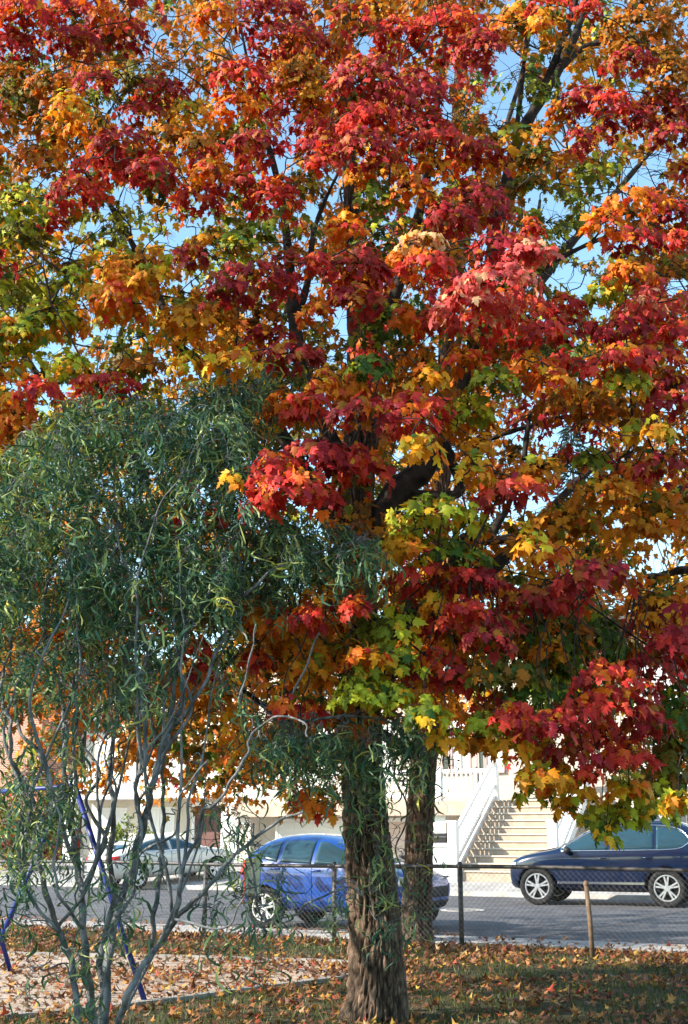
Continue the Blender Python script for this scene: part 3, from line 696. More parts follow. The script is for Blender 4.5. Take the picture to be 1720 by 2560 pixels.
def wob(a, b, n, amp):
    a = Vector(a); b = Vector(b); pts = [a]; 
    for i in range(1, n):
        t = i/n; pts.append(a.lerp(b, t)+Vector(rng.normal(0, amp, 3))*math.sin(math.pi*t) + Vector((0,0,amp*1.2*math.sin(math.pi*t))))
    return pts+[b]
def tree(name_label, base, trunk_path, limbs, bark, sprays, group=None, seed=0, lod=0, twig_r=.016, keep=.03, cat='tree', fine=True, extra_twigs=0, scale=.72):
    """sprays: list of (centre, RX, RZ, n, key, size)"""
    e = empty('maple_tree', base, 0, name_label, cat, group); ofs = Vector(base)
    loc = lambda a: a - np.array(tuple(ofs))
    v, f, tc = bark_tube(trunk_path, 168 if fine else 84, amp=.042 if fine else .03, seed=seed, tint=.78 if fine else .75)
    o = np_mesh('trunk', loc(v), f, bark, e, tc, True)
    skel = [p for p in spline(trunk_path, 6) if p[2] > 2.0]; mb = MB()
    for lp in limbs:
        s_ = spline(lp, 7); mb.tube([p[:3] for p in s_], [max(.008, p[3]*(1+.10*math.sin(i*1.7))) for i, p in enumerate(s_)], 10); skel += s_
    sk = np.array(skel); out = newout()
    for c, RX, RZ, n, key, size in sprays:
        spray(c, RX, RZ, n, key, size, out)
        cc = np.array(c); dlt = sk[:, :3]-cc; cost = np.linalg.norm(dlt, axis=1) + 1.2*np.maximum(dlt[:, 2]-.1, 0) + 2.5*np.maximum(3.3-sk[:, 2], 0)
        j = int(np.argmin(cost)); a = sk[j]; L_ = np.linalg.norm(dlt[j])
        if L_ > .12:
            pts = wob(a[:3], cc, 6, .07*L_**.8); r0 = min(max(a[3]*.7, .006), twig_r*(.5+.35*L_))
            sm = spline([(*p, r0*(1-i/6)+.004*(i/6)) for i, p in enumerate(pts)], 3)
            mb.tube([p[:3] for p in sm], [p[3] for p in sm], 6)
            new = np.array(sm[4::3]); sk = np.vstack([sk, new])
        for t in range(4):
            a_ = rng.uniform(0, 2*np.pi); tip = cc+np.array([RX*.85*np.cos(a_), RX*.6*np.sin(a_), RZ*rng.uniform(-.6,.3)])
            mb.tube(wob(cc, tip, 3, .03), [.005,.004,.003,.002], 4, False)
    for _ in range(extra_twigs):
        a = sk[rng.integers(len(sk))]; d = np.array([rng.normal(0,.6), rng.normal(0,.4), abs(rng.normal(.7,.4))])*rng.uniform(.5,1.4)
        pts = wob(a[:3], a[:3]+d, 4, .07); mb.tube(pts, [.010,.008,.006,.004,.002], 4, False)
        for q in pts[1:4]: mb.tube(wob(q, q+Vector(rng.normal(0,.28,3))+Vector((0,0,.15)), 2, .03), [.004,.003,.0015], 3, False)
    for i, q in enumerate(mb.v): mb.v[i] = (q[0]-ofs.x, q[1]-ofs.y, q[2]-ofs.z)
    mb.build('branches', M['branch'], e, True)
    for kk in range(len(out['pos'])): out['pos'][kk] = out['pos'][kk]
    cr = finish(out, 'crown', M['maple'], None, lod, keep, scale); 
    n_ = len(cr.data.vertices); vv = np.empty(n_*3, np.float32); cr.data.vertices.foreach_get('co', vv); vv = vv.reshape(-1,3)-np.array(tuple(ofs), np.float32); cr.data.vertices.foreach_set('co', vv.ravel()); cr.data.update()
    cr.parent = e
    return e
CL = '''TL R 100 60 180 80;D 60 200 120 90;R 330 50 150 70;D 330 170 140 70;O 480 60 90 60;D 560 130 130 80;O 980 50 100 60;D 1230 60 200 110;D 1330 180 200 90;R 1100 330 140 90;D 440 360 110 50;Y 310 470 90 80;B 230 370 120 60;K 80 450 120 120;B 60 330 120 60;K 650 370 150 80;D 740 400 120 60;N 930 330 60 80;O 1080 470 110 80;D 640 510 130 50;B 1380 330 150 100;D 560 640 150 80;R 480 760 180 90;R 350 860 130 80;D 700 760 120 70;N 240 640 80 80;R 900 880 120 100;R 1000 720 150 80;R 1240 880 130 110;D 1100 830 100 60;D 1470 650 120 80;R 1480 720 80 60;O 960 760 90 60;K 730 850 90 60;E 450 450 110 60;L 100 920 120 100;E 100 1050 120 80;B 180 720 120 90;R 230 990 60 60;N 620 1200 140 70;O 570 1330 140 110;Y 560 1400 110 70;Y 700 1250 100 70;L 220 1430 130 90;L 110 1500 120 60;Y 420 1320 60 50;N 860 1420 130 120;N 1000 1430 90 80;D 1150 1250 200 70;R 1270 1290 100 60;D 1050 1310 120 50;L 1090 1100 100 60;N 960 1080 90 30;D 870 1150 80 60;N 1450 420 90 70;E 1160 1050 100 60;D 1330 1180 110 60;R 1450 1190 70 60;D 1230 1520 120 50;O 1450 1400 80 90;L 330 1250 90 50;K 300 1200 80 50;N 330 1480 90 60;N 60 1480 80 60;B 1200 1420 90 60;B 760 620 150 60;N 420 560 120 70;B 900 640 90 50;R 1430 560 110 60;D 1160 640 120 70;O 70 20 110 40;N 1010 250 60 60;O 470 660 80 40;E 1150 560 80 50
TR D 100 350 180 140;D 300 430 200 140;R 250 150 150 100;R 480 120 200 100;D 620 200 130 100;R 130 510 130 70;D 100 650 150 100;D 380 560 130 100;R 420 650 200 60;N 390 740 70 70;O 560 730 120 80;D 630 680 120 60;D 600 900 150 110;D 480 960 120 90;O 300 850 100 80;N 180 760 120 80;E 150 880 100 70;K 60 420 80 50;N 60 800 80 60;R 940 20 120 50;R 1120 30 80 40;N 780 100 110 100;N 920 90 80 80;B 1350 100 180 120;B 1480 300 100 140;D 1300 260 120 60;D 1200 500 180 80;D 1080 420 90 60;R 1220 450 100 50;D 1100 620 110 60;D 1450 480 130 100;D 1500 600 110 60;N 1000 480 80 60;E 870 400 60 50;B 920 590 60 50;K 880 700 80 60;K 830 830 90 70;B 1250 970 130 60;O 1330 900 150 60;D 1480 950 120 90;O 1180 1000 90 80;D 1330 1080 140 60;R 1530 1080 60 50;O 1300 1230 120 70;W 350 1085 120 40;O 260 1190 80 80;R 380 1180 120 60;D 60 1200 150 120;O 60 1270 110 60;D 60 1350 130 70;G 170 1470 130 110;D 720 1120 160 80;R 860 1020 50 50;P 850 1130 120 60;P 700 1270 200 80;P 600 1370 200 80;R 420 1460 110 70;R 760 1420 230 80;R 900 1500 130 60;D 500 1300 120 70;R 1010 1370 90 50;D 1280 1480 130 70;R 1400 1420 180 80;P 1450 1330 150 70;R 1520 1500 100 60;B 640 1540 140 40;O 280 1430 70 60;L 1210 1310 100 60;R 20 560 60 50;B 200 610 90 50;N 150 30 100 50
BL O 60 330 130 140;R 170 190 110 60;N 100 410 90 60;R 480 170 160 40;B 650 100 150 50;L 330 80 120 40;Y 860 80 90 60;Y 1060 70 120 60;D 1320 40 160 60;O 1480 170 90 80;O 1300 270 120 80;R 1420 230 80 50;D 1430 480 150 70;R 1250 580 130 90;R 1350 640 150 80;R 1180 700 80 60;R 1480 680 90 50;B 1250 740 100 40;Y 1060 600 40 30;L 480 360 40 50;R 820 790 50 50;R 980 770 40 40;O 1230 1250 120 80;R 1400 1230 80 60;R 1180 1420 70 50;R 900 1380 60 50;R 920 1480 70 40;N 1330 1350 150 120;N 1410 1480 110 80;N 1470 1100 80 60;D 1520 540 80 50;R 1380 300 90 50
BR O 40 200 70 80;N 30 140 60 60;G 120 80 100 60;Y 390 130 80 70;N 340 50 90 40;O 550 60 110 60;O 850 90 130 70;R 1010 80 100 60;O 970 160 90 60;E 680 150 110 70;R 1250 60 150 70;R 1420 50 120 60;D 1500 200 120 130;L 1290 150 110 60;B 1050 250 180 90;D 80 300 150 70;R 330 270 180 60;R 300 340 130 60;N 550 330 150 90;Y 340 460 110 60;N 600 460 80 60;R 60 560 150 80;R 30 490 80 50;L 560 280 110 60;Y 600 560 80 80;O 680 600 90 60;R 790 640 130 40;D 700 690 100 50;N 900 560 100 80;E 1120 520 80 60;O 1310 580 80 60;Y 1330 370 50 50;Y 1420 370 70 50;B 1290 290 110 50;D 1450 540 130 50;N 1180 660 150 80;N 1450 780 150 110;N 1300 760 100 70;L 420 740 180 60;L 350 820 160 70;Y 270 920 100 80;G 500 950 160 50;L 570 800 70 60;N 1000 790 150 70;Y 860 880 70 60;O 960 950 110 50;R 430 1050 230 50;D 600 1060 130 50;D 1150 1030 160 80;R 1000 1140 110 60;D 850 1150 120 60;R 380 1120 110 50;R 500 1240 140 80;R 560 1200 100 60;D 700 1250 110 60;G 830 1290 200 100;G 1130 1330 150 130;R 50 1180 60 50;N 1450 1180 110 90;D 1400 1190 80 60;D 1500 1330 110 70;L 250 1280 80 80;Y 410 1160 50 60;N 510 1350 60 60;O 100 1410 90 50;L 200 1430 140 70;R 430 1460 130 70;K 700 1480 200 70;L 80 1520 90 50;R 1200 1500 150 60;D 1380 1430 110 60;R 1530 1430 50 60;N 930 1370 70 70;N 350 1510 90 50;G 960 1440 120 60;D 640 1330 120 60
R2 L 80 60 110 50;L 220 50 90 60;O 360 60 50 30;L 380 140 90 60;R 480 20 120 50;Y 470 240 80 50;L 650 180 80 50;G 900 40 150 50;D 720 110 130 70;R 780 150 110 60;D 950 190 150 60;R 1080 130 120 60;R 1230 90 140 70;R 1170 250 140 70;D 1050 310 120 60;R 1290 330 120 60;N 590 270 80 40;Y 750 280 90 40;N 900 310 80 60;Y 900 420 120 50;Y 1020 460 110 80;N 1010 560 50 50;L 870 490 80 50;R 1110 420 70 30;L 1170 600 90 50;L 1250 610 100 40;Y 1300 480 90 50;L 1400 530 150 80;K 1500 350 100 120;Y 1530 540 60 50;L 1195 680 45 45;E 1430 590 80 40;G 1530 120 80 100;D 1380 160 100 90;K 1500 230 80 70;E 1460 440 80 60
R1 R 1410 120 60 45;R 1290 110 35 35;O 1420 570 90 45;O 1350 530 70 40;N 1480 520 60 60'''
front = []
for line in CL.split('\n'):
    q, rest = line.split(' ', 1); ox, oy = Q[q]
    for t in rest.split(';'):
        kk, *nums = t.split(); a = [float(z)*K5 for z in nums]; front.append((kk, a[0]+ox, a[1]+oy, a[2], a[3]))
def crown_depth(x, y):
    "distance of the outer face of the red maple's crown"
    t = np.clip((2000-y)/2000, 0, 1); s = (x-900)/900
    return 9.0 - .9*math.sin(math.pi*t)*max(0, 1-.45*s*s) + .5*s*s
def far_base(x):
    return np.interp(x, [0,500,620,860,960,1120,1180,1300,1400,1500,1720], [1990,1980,1990,1940,1830,1800,1850,1890,1960,2010,2010])
sp1 = []
for kk, x, y, rx, ry in front:
    D = crown_depth(x, y) + rng.uniform(-.45, .55) - (.35 if kk in 'PWY' else 0) + (.5 if kk in 'KGEBN' else 0)
    c = P(x, y, D); ppm = F/D*1.0; sz = float(np.interp(y, [0,700,1300], [.058,.071,.085])); n = int(4.6*math.pi*rx*ry/(.62*(sz*ppm)**2))+10
    sp1.append((tuple(c), rx/ppm*1.18, ry/ppm*.88, n, kk, sz))
# colour of the deeper foliage, by broad parts of the crown (8 columns, 10 rows from the top of the picture)
FILL = ['DBBOBDNB','BBNDBBNB','KEEBDBEN','EYLBDBKB','LYYKBBDN','LYNKNBDB','NYNEDBBN','BBKBNNNN','BKNBBNGD','BNKBNBDK']
def fillkey(x, y):
    i = int(np.clip(x/1720*8, 0, 7)); j = int(np.clip(y/2000*10, 0, 9)); k = FILL[j][i]
    r = rng.random(); return k if r < .6 else ('NBYBKEDG'[rng.integers(8)])
def deep(n, x0, x1, y0, y1, d0, d1, size, dens, rpx=(55,110)):
    res = []
    for _ in range(n):
        x = rng.uniform(x0, x1); y = rng.uniform(y0, y1); D = rng.uniform(d0, d1)
        if y > far_base(np.clip(x, 0, 1720)) - 40: continue
        c = P(x, y, D)
        if c.z < 2.2: continue
        rx = rng.uniform(*rpx)*10/D; ry = rx*rng.uniform(.5, .8); ppm = F/D
        res.append((tuple(c), rx/ppm*1.15, ry/ppm, int(dens*math.pi*rx*ry/(.55*(size*ppm)**2))+6, fillkey(x, y), size))
    return res
D1 = 10.5
t1 = pixpath([(930,2640,235),(935,2560,185),(940,2480,150),(934,2300,132),(918,2100,116),(908,1950,104),(905,1800,98),(897,1500,92),(890,1250,88),(905,1060,82),(900,850,64,10.7),(885,600,46,10.8),(868,300,34,10.9),(855,0,24,11),(850,-300,12,11)], D1)
lim1 = [pixpath(l, D1) for l in [
    [(905,1400,70),(985,1240,72),(1070,1160,58),(1130,1040,46),(1190,850,40),(1240,600,36),(1285,380,30),(1350,250,28),(1410,150,24),(1455,40,18),(1500,-120,10)],
    [(1350,250,22),(1445,-20,14),(1450,-200,8)],[(1400,170,18),(1480,110,14),(1600,115,10),(1680,150,6)],
    [(905,1650,56),(1060,1520,40),(1210,1438,34),(1325,1330,28),(1430,1255,20),(1540,1180,10)],
    [(1120,1480,22),(1150,1352,26),(1240,1352,22),(1322,1325,16)],[(1225,1350,20),(1248,1300,22),(1270,1270,12),(1300,1180,6)],
    [(1000,1235,30),(1140,1235,26),(1130,1150,22),(1112,1100,16),(1100,1040,8)],[(1140,1240,18),(1185,1205,10),(1210,1190,5)],
    [(1128,1150,14),(1200,1110,12),(1260,1085,12),(1335,1062,12),(1420,1042,10),(1600,1036,6)],[(1310,1150,14),(1318,1080,14),(1326,1030,8)],
    [(895,1430,50),(740,1140,34),(600,960,28),(455,870,22),(385,715,18),(280,520,13),(180,380,9),(105,240,5)],
    [(890,1200,40),(770,980,34),(735,800,32),(728,700,26),(700,480,18),(640,250,10),(600,60,6)],[(735,820,20),(770,700,18),(790,560,12),(860,400,6)],
    [(900,1700,46),(640,1480,30),(350,1300,20),(150,1200,12),(-100,1100,7)],
    [(905,1900,50),(845,1872,42),(760,1835,30),(690,1785,18),(600,1720,9)],
    [(900,950,40),(980,760,30),(1060,480,22),(1100,200,14),(1130,-50,8)],
    [(905,1720,46),(1080,1640,34),(1290,1620,24),(1480,1640,16),(1640,1700,8)],
    [(1190,850,22),(1320,700,18),(1450,620,12),(1600,560,7)],[(1285,380,14),(1310,160,11),(1330,-40,7)],
]]
for kk, x, y, rx, ry in [('K',880,1190,55,60),('N',850,1440,60,50),('O',830,1530,60,45),('N',865,1620,55,45),('L',910,1690,60,45),('E',930,1560,50,40),('D',880,960,60,45),('R',915,880,60,40),('B',900,1340,50,50),('D',880,700,60,50),('O',870,560,60,45)]:
    ppm = F/9.0; sp1.append((tuple(P(x, y, 9.3)), rx*1.1/ppm, ry/ppm, int(4.6*math.pi*rx*ry/(.62*(.084*ppm)**2))+8, kk, .084))
off = []   # the sides, back and top of the crown, beyond the picture
for _ in range(70):
    x = rng.choice([rng.uniform(-420, -60), rng.uniform(1780, 2150)]); off.append((x, rng.uniform(0, 1700)))
for _ in range(60): off.append((rng.uniform(-300, 2000), rng.uniform(-700, -40)))
sp1 += [(tuple(P(x, y, rng.uniform(8.4, 12))), .40, .24, 34, 'RDDBO'[rng.integers(5)], .12) for x, y in off]
sp1 += deep(560, -200, 1900, -150, 1990, 9.4, 12.6, .085, 1.7)
tree('red and orange sugar maple with furrowed trunk standing in the middle of the lawn', tuple(P(930,2560,D1).to_2d())+(0,), t1, lim1, M['bark'], sp1, 'maples in autumn colour', 1.3, extra_twigs=90)

D2 = 17.6
t2 = pixpath([(1040,2390,110),(1040,2350,86),(1042,2250,76),(1050,2050,70),(1060,1900,66),(1075,1780,60),(1090,1500,52),(1108,1100,44),(1122,700,36),(1140,330,28),(1155,50,20),(1165,-250,10)], D2)
lim2 = [pixpath(l, D2) for l in [[(1070,1800,40),(900,1500,30),(640,1250,20),(420,1050,10)],[(1085,1600,36),(1300,1350,26),(1500,1150,16),(1650,1000,8)],
    [(1100,1200,34),(960,800,22),(860,350,18),(832,60,14),(815,-150,8)],[(1108,1000,30),(1280,800,24),(1400,640,22),(1490,540,18),(1600,410,12),(1700,300,6)],[(1125,700,26),(1220,450,16),(1300,200,10),(1340,0,6)],
    [(1060,1900,34),(800,1750,22),(560,1700,14),(300,1650,8)],[(1400,640,14),(1480,560,12),(1620,520,7)],[(1280,800,14),(1330,640,12),(1350,500,8)]]]
sp2 = deep(640, -150, 1850, -150, 1990, 14.0, 20.5, .11, 1.8, (70,130))
sp2 += [(tuple(P(rng.uniform(350,860), rng.uniform(1720,1960), rng.uniform(15,19))), .55, .33, 42, 'BKBN'[rng.integers(4)], .115) for _ in range(46)]
tree('tall amber maple with slim grey brown trunk close to the fence', tuple(P(1040,2350,D2).to_2d())+(0,), t2, lim2, M['bark2'], sp2, 'maples in autumn colour', 4.1, lod=1, fine=False, extra_twigs=260, scale=.78, keep=.02)

# maple whose trunk stands beyond the right edge, and one beyond the left edge
D3 = 13
t3 = pixpath([(2050,2480,170),(2050,2300,120),(2040,1900,105),(2020,1500,90),(2000,1000,70),(1990,500,40),(1980,0,20)], D3)
lim3 = [pixpath(l, D3) for l in [[(2010,1330,50),(1850,1250,38),(1720,1228,30),(1640,1246,22),(1603,1240,14)],[(2020,1520,44),(1860,1450,32),(1720,1425,22),(1650,1440,18),(1590,1438,10)],[(2000,850,40),(1850,720,24),(1720,690,16),(1640,692,8)],[(2020,1600,30),(1800,1640,16),(1600,1560,7)]]]
sp3 = []
for _ in range(60):
    x = rng.uniform(1560, 2450); y = rng.uniform(300, 1750); sp3.append((tuple(P(x, y, rng.uniform(11.8, 15.5))), rng.uniform(.35,.6), .3, 34, 'NBNNOD'[rng.integers(6)], .125))
tree('orange maple reaching in from the right edge with dark bare limb ends', tuple(P(2050,2400,D3).to_2d())+(0,), t3, lim3, M['bark2'], sp3, 'maples in autumn colour', 7.7, lod=1, fine=False)
D4 = 8.6
TX, TY = -6.3, 6.3
t4 = [(TX,TY,-.1,.26),(TX,TY,.5,.2),(TX+.1,TY,2,.17),(TX+.2,TY+.1,4,.13),(TX+.3,TY+.2,6,.08),(TX+.3,TY+.2,8.6,.02)]
lim4 = [[(TX+.15,TY,2.6,.09),(-5.2,8.4,3.6,.06),(-4.3,10.2,4.5,.045)]+pixpath([(0,880,26,12),(95,935,14,12),(150,960,6,12)],12),[(TX+.2,TY+.1,3.6,.07),(-5,5.9,4.6,.04),(-4,5.3,5,.02)],[(TX+.2,TY+.1,3,.08),(-7.6,7.1,4.6,.04),(-8.4,7.5,5.4,.02)]]
sp4 = []
for _ in range(115):  # unseen tiers placed to shade the willow, leaving a gap for a sunlit band
    a = rng.uniform(0, 6.28); r = math.sqrt(rng.random()); z = (rng.uniform(2.5, 5.0) if rng.random() < .3 else rng.uniform(6.8, 8.8)); rr = 2.6*math.sqrt(max(.4, 1-((z-5.6)/3.6)**2))
    sp4.append(((TX+rr*r*math.cos(a), TY+1.15*rr*r*math.sin(a), z), rng.uniform(.4,.6), .28, 36, 'LLENYK'[rng.integers(6)], .115))
for _ in range(16): sp4.append((tuple(P(rng.uniform(-150,160), rng.uniform(500,1000), rng.uniform(11.5,13))), .45, .28, 40, 'LLEN'[rng.integers(4)], .115))
sp4 = [q for q in sp4 if not (q[0][0] > -.287*q[0][1]-.75 and q[0][1] < 11)]
tree('yellow green maple reaching in from the left edge, its unseen crown shaped to shade the willow', (TX,TY,0), t4, lim4, M['bark2'], sp4, 'maples in autumn colour', 2.9, lod=1, fine=False)

# ------------------------------------------------------------------ corkscrew willow
WD = 8.5
wb = P(240,2640,WD); we_ = empty('corkscrew_willow', (wb.x, wb.y, 0), 0, 'corkscrew willow with many twisted grey stems and hanging curly green leaves', 'tree')
WS = [([(250,2660),(263,2560),(269,2413),(291,2292),(329,2166),(362,2056),(378,1974),(395,1908),(422,1832),(433,1727),(450,1628),(470,1545),(468,1440),(480,1340),(470,1200)],27,8.45),
 ([(236,2660),(236,2560),(219,2440),(208,2320),(203,2227),(192,2166),(181,2084),(170,1996),(159,1919),(165,1837),(154,1755),(145,1700),(120,1628),(110,1540),(125,1420)],25,8.6),
 ([(225,2660),(192,2523),(181,2413),(148,2331),(115,2232),(93,2139),(66,2073),(82,2007),(60,1958),(27,1892),(27,1810),(5,1755),(8,1680),(30,1600),(20,1480)],20,8.4),
 ([(262,2660),(296,2560),(318,2490),(362,2407),(406,2353),(439,2298),(483,2254),(527,2210),(570,2155),(620,2110),(700,2050),(760,2030)],22,8.3),
 ([(250,2660),(258,2512),(252,2386),(285,2248),(274,2155),(285,2029),(274,1947),(280,1864),(291,1782),(296,1700),(330,1600),(340,1500),(365,1400)],22,8.7),
 ([(340,2440),(378,2375),(384,2292),(400,2194),(406,2111),(409,2029),(406,1936),(409,1881),(440,1800),(500,1700),(560,1620),(600,1500)],15,8.6),
 ([(406,2353),(439,2292),(450,2221),(455,2166),(494,2095),(505,2029),(543,2007),(581,1947),(620,1881),(625,1843),(686,1793),(757,1804),(768,1843)],12,8.2),
 ([(192,2166),(132,2007),(104,1892),(49,1826),(38,1727),(60,1650),(50,1560)],14,8.7),
 ([(203,2227),(262,2100),(215,2010),(250,1930),(205,1850),(250,1760),(240,1640),(225,1540)],12,8.9),
 ([(329,2166),(350,2040),(340,1960),(385,1860),(370,1740),(400,1660)],12,8.5),
 ([(208,2320),(150,2240),(135,2150),(150,2050),(120,1960)],9,8.2),([(148,2331),(80,2250),(50,2180),(-10,2130)],9,8.3),
 ([(291,2292),(330,2240),(345,2140),(440,2080),(450,1990),(520,1900)],9,8.3),
 ([(422,1832),(500,1730),(545,1620),(590,1520),(600,1400),(575,1350)],12,8.4),([(470,1545),(550,1440),(560,1380),(600,1330),(640,1300)],9,8.3),
 ([(600,1400),(606,1460),(600,1560),(620,1600)],6,8.3),([(439,2298),(560,2320),(610,2240)],6,8.1),
 ([(620,2110),(651,2285),(688,2296),(743,2285),(762,2263),(836,2229),(873,2218),(905,2240)],7,8.6),
 ([(625,1843),(600,1760),(625,1650),(640,1560)],7,8.3),([(757,1804),(860,1790),(960,1800),(1010,1830),(1060,1790)],8,8.8),([(860,1790),(905,1850),(890,1960),(940,2060),(925,2170),(965,2260),(950,2330)],6,9.5),([(1010,1830),(985,1930),(1020,2030),(990,2130),(1030,2230),(1035,2330)],5,9.6),([(686,1793),(740,1720),(790,1600),(830,1500)],7,8.5),
 ([(470,1200),(540,1080),(620,980),(690,930)],10,8.6),([(468,1440),(380,1250),(300,1080),(280,970)],11,8.7),([(365,1400),(250,1250),(160,1130)],9,8.7),([(20,1480),(-60,1330),(60,1180)],9,8.6),
 ([(600,1500),(690,1420),(800,1380),(900,1350)],9,8.4)]
wmb = MB(); wsk = []; wtrunk = MB()
lw = lambda p: (p[0]-wb.x, p[1]-wb.y, p[2])
for i, (pp, wid, D) in enumerate(WS):
    n = len(pp); ph = rng.uniform(0, 6.28); path = []
    for j, (x, y) in enumerate(pp):
        t = j/(n-1); base_t = 1 if y > 2600 else 0
        Dj = WD*base_t + (1-base_t)*(D + .18*math.sin(ph+j*1.3) + (D-8.5)*t*1.5)
        wpx = wid*(1-.74*t)*.74 + 2
        q = P(x, y, Dj); path.append((q.x, q.y, max(q.z, 0), wpx/F*Dj/2))
    if pp[0][1] > 2600: path = [(wb.x+(path[0][0]-wb.x)*.8, wb.y, -.05, path[0][3]*1.35)] + path[1:]
    s_ = spline(path, 7)
    s_ = [(x+.006*math.sin(k*1.1+ph), y+.012*math.cos(k*.9+ph), z, r*(1+.06*math.sin(k*.8+ph)+.05*math.sin(k*2.1))) for k, (x, y, z, r) in enumerate(s_)]
    (wtrunk if wid >= 14 else wmb).tube([lw(p[:3]) for p in s_], [p[3] for p in s_], 12); wsk += s_
for _ in range(20):
    cand = [q for q in wsk if .25 < q[2] < 1.9 and q[0] < -1.0]; a = cand[rng.integers(len(cand))]; p = Vector(a[:3]); d = Vector((rng.normal(.1,.25), rng.normal(0,.12), 0)); path = [(*p, min(a[3]*.6, .013))]
    m_ = int(rng.integers(6, 11))
    for j in range(m_):
        d = d*.5 + Vector((rng.normal(0,.16), rng.normal(0,.08), 0)); p = p + Vector((d.x*.35, d.y*.35, rng.uniform(.16,.28))); path.append((*p, .012*(1-(j+1)/m_)+.0025))
    s_ = spline(path, 5); wmb.tube([lw(q[:3]) for q in s_], [q[3] for q in s_], 8); wsk += s_
# sprays of twisted twigs with hanging leaves
poly = [(-120,1130),(0,1110),(130,1045),(235,965),(310,950),(330,1000),(450,985),(500,985),(600,915),(700,925),(700,1000),(640,1040),(640,1180),(610,1240),(720,1285),(940,1340),(930,1420),(760,1440),(640,1500),(600,1600),(650,1780),(400,1830),(150,1900),(-120,1900)]
def inside(x, y):
    c = False; n = len(poly)
    for i in range(n):
        x1, y1 = poly[i]; x2, y2 = poly[(i+1) % n]
        if (y1 > y) != (y2 > y) and x < (x2-x1)*(y-y1)/(y2-y1)+x1: c = not c
    return c
spots = []
while len(spots) < 520:
    x = rng.uniform(-120, 950); y = rng.uniform(900, 1900)
    if inside(x, y) and rng.random() < np.interp(y, [900,1400,1550,1700,1900], [1,1,.8,.38,.12]): spots.append((x, y-25, rng.uniform(7.9, 9.3), 12 if y < 1560 else 8))
for (x0, x1, y0, y1, k, a, b, m) in [(700,1075,1780,1900,44,8.5,9.4,10),(640,800,1790,1900,14,8.2,9,9),(890,965,1880,2060,4,9.3,9.75,4),(930,1005,2050,2330,8,9.4,9.9,4),(960,1080,1880,2330,7,9.4,9.8,5),(520,730,2090,2330,16,8.0,8.6,4),(40,480,1900,2450,22,7.9,9,4),(850,960,2200,2290,4,9.2,9.5,5),(520,640,2010,2090,8,8,8.4,5),(-20,190,1930,2040,16,8,8.6,8),(10,110,2040,2300,9,8,8.6,6),(200,400,2080,2460,6,7.9,8.5,6)]:
    for _ in range(k): spots.append((rng.uniform(x0,x1), rng.uniform(y0,y1), rng.uniform(a,b), m))
wsk = np.array(wsk); LP, LT, LS, LC = [], [], [], []
for x, y, D, m in spots:
    c = np.array(tuple(P(x, y, D))); d = wsk[:, :3]-c; cost = np.linalg.norm(d*[1,.7,1], axis=1)+np.maximum(d[:, 2]-.05, 0)*.8
    j = int(np.argmin(cost)); a = wsk[j]; L_ = np.linalg.norm(d[j])
    if L_ > .05:
        pts = wob(a[:3], c, 7, .055*L_**.6); pts = [p+Vector((.018*math.sin(i*2.4+x), 0, .018*math.cos(i*2.1+y))) for i, p in enumerate(pts)]
        r0 = min(a[3]*.7, .004+.006*L_); s_ = spline([(*p, r0*(1-i/7)+.0025*(i/7)) for i, p in enumerate(pts)], 3)
        wmb.tube([lw(p[:3]) for p in s_], [p[3] for p in s_], 5, False)
        if L_ > .3: wsk = np.vstack([wsk, np.array(s_[5::4])])
    for _ in range(2):      # hanging, corkscrewed twig ends
        ln = rng.uniform(.18, .42); ph = rng.uniform(0, 6.28); am = rng.uniform(.015, .03); dx, dy = rng.normal(0, .10, 2)
        pts = [c + np.array([dx*t+am*math.sin(ph+t*11), dy*t+am*math.cos(ph+t*11), .06*math.sin(t*3)-ln*t]) for t in np.linspace(0, 1, 10)]
        wmb.tube([lw(p) for p in pts], list(np.linspace(.0032, .0012, 10)), 4, False)
        for q in range(m):
            p = pts[rng.integers(1, 10)]; LP.append(p + rng.normal(0, .012, 3)); LT.append(np.array([rng.normal(0,.42), rng.normal(0,.42), -1])); LS.append(rng.uniform(.08,.165))
            g = rng.random(); LC.append((.048,.115,.072) if g < .52 else ((.15,.25,.12) if g < .80 else ((.38,.44,.17) if g < .98 else (.48,.42,.08))))
wtrunk.build('trunk', M['willowbark'], we_, True); wmb.build('branches', M['willowbark'], we_, True)
n = len(LP); LP = np.array(LP); LT = unit(np.array(LT)); LS = np.array(LS); LC = np.array(LC)*rng.uniform(.7,1.3,(n,1)); seg = 7
az = rng.uniform(0, 2*np.pi, n); sd = np.stack([np.cos(az), np.sin(az), 0*az], 1); sd = unit(sd - LT*np.sum(sd*LT,1,keepdims=True)); nz = np.cross(LT, sd)
curl = rng.normal(0, .33, n); freq = rng.uniform(3, 8, n); ph = rng.uniform(0, 6.28, n); twist = rng.normal(0, 2.4, n); vv = np.zeros((n, seg+1, 2, 3))
for i in range(seg+1):
    t = i/seg; c0 = LP + LT*(LS*t)[:, None] + sd*(LS*curl*np.sin(freq*t+ph)-LS*curl*np.sin(ph))[:, None] + nz*(LS*curl*np.cos(freq*t+ph)-LS*curl*np.cos(ph))[:, None]
    a = twist*t + ph; wv = sd*np.cos(a)[:, None] + nz*np.sin(a)[:, None]; hw = (.0085*(.15+math.sin(math.pi*min(1, t*.9+.06))**.7)*(LS/.15))[:, None]
    vv[:, i, 0] = c0 - wv*hw; vv[:, i, 1] = c0 + wv*hw
vv -= np.array([wb.x, wb.y, 0])
ff = np.array([(2*i, 2*i+1, 2*i+3, 2*i+2) for i in range(seg)]); ff = (ff[None]+(np.arange(n)*(seg+1)*2)[:, None, None]).reshape(-1, 4)
np_mesh('crown', vv.reshape(-1, 3), ff, M['willow'], we_, np.repeat(LC, (seg+1)*2, axis=0))

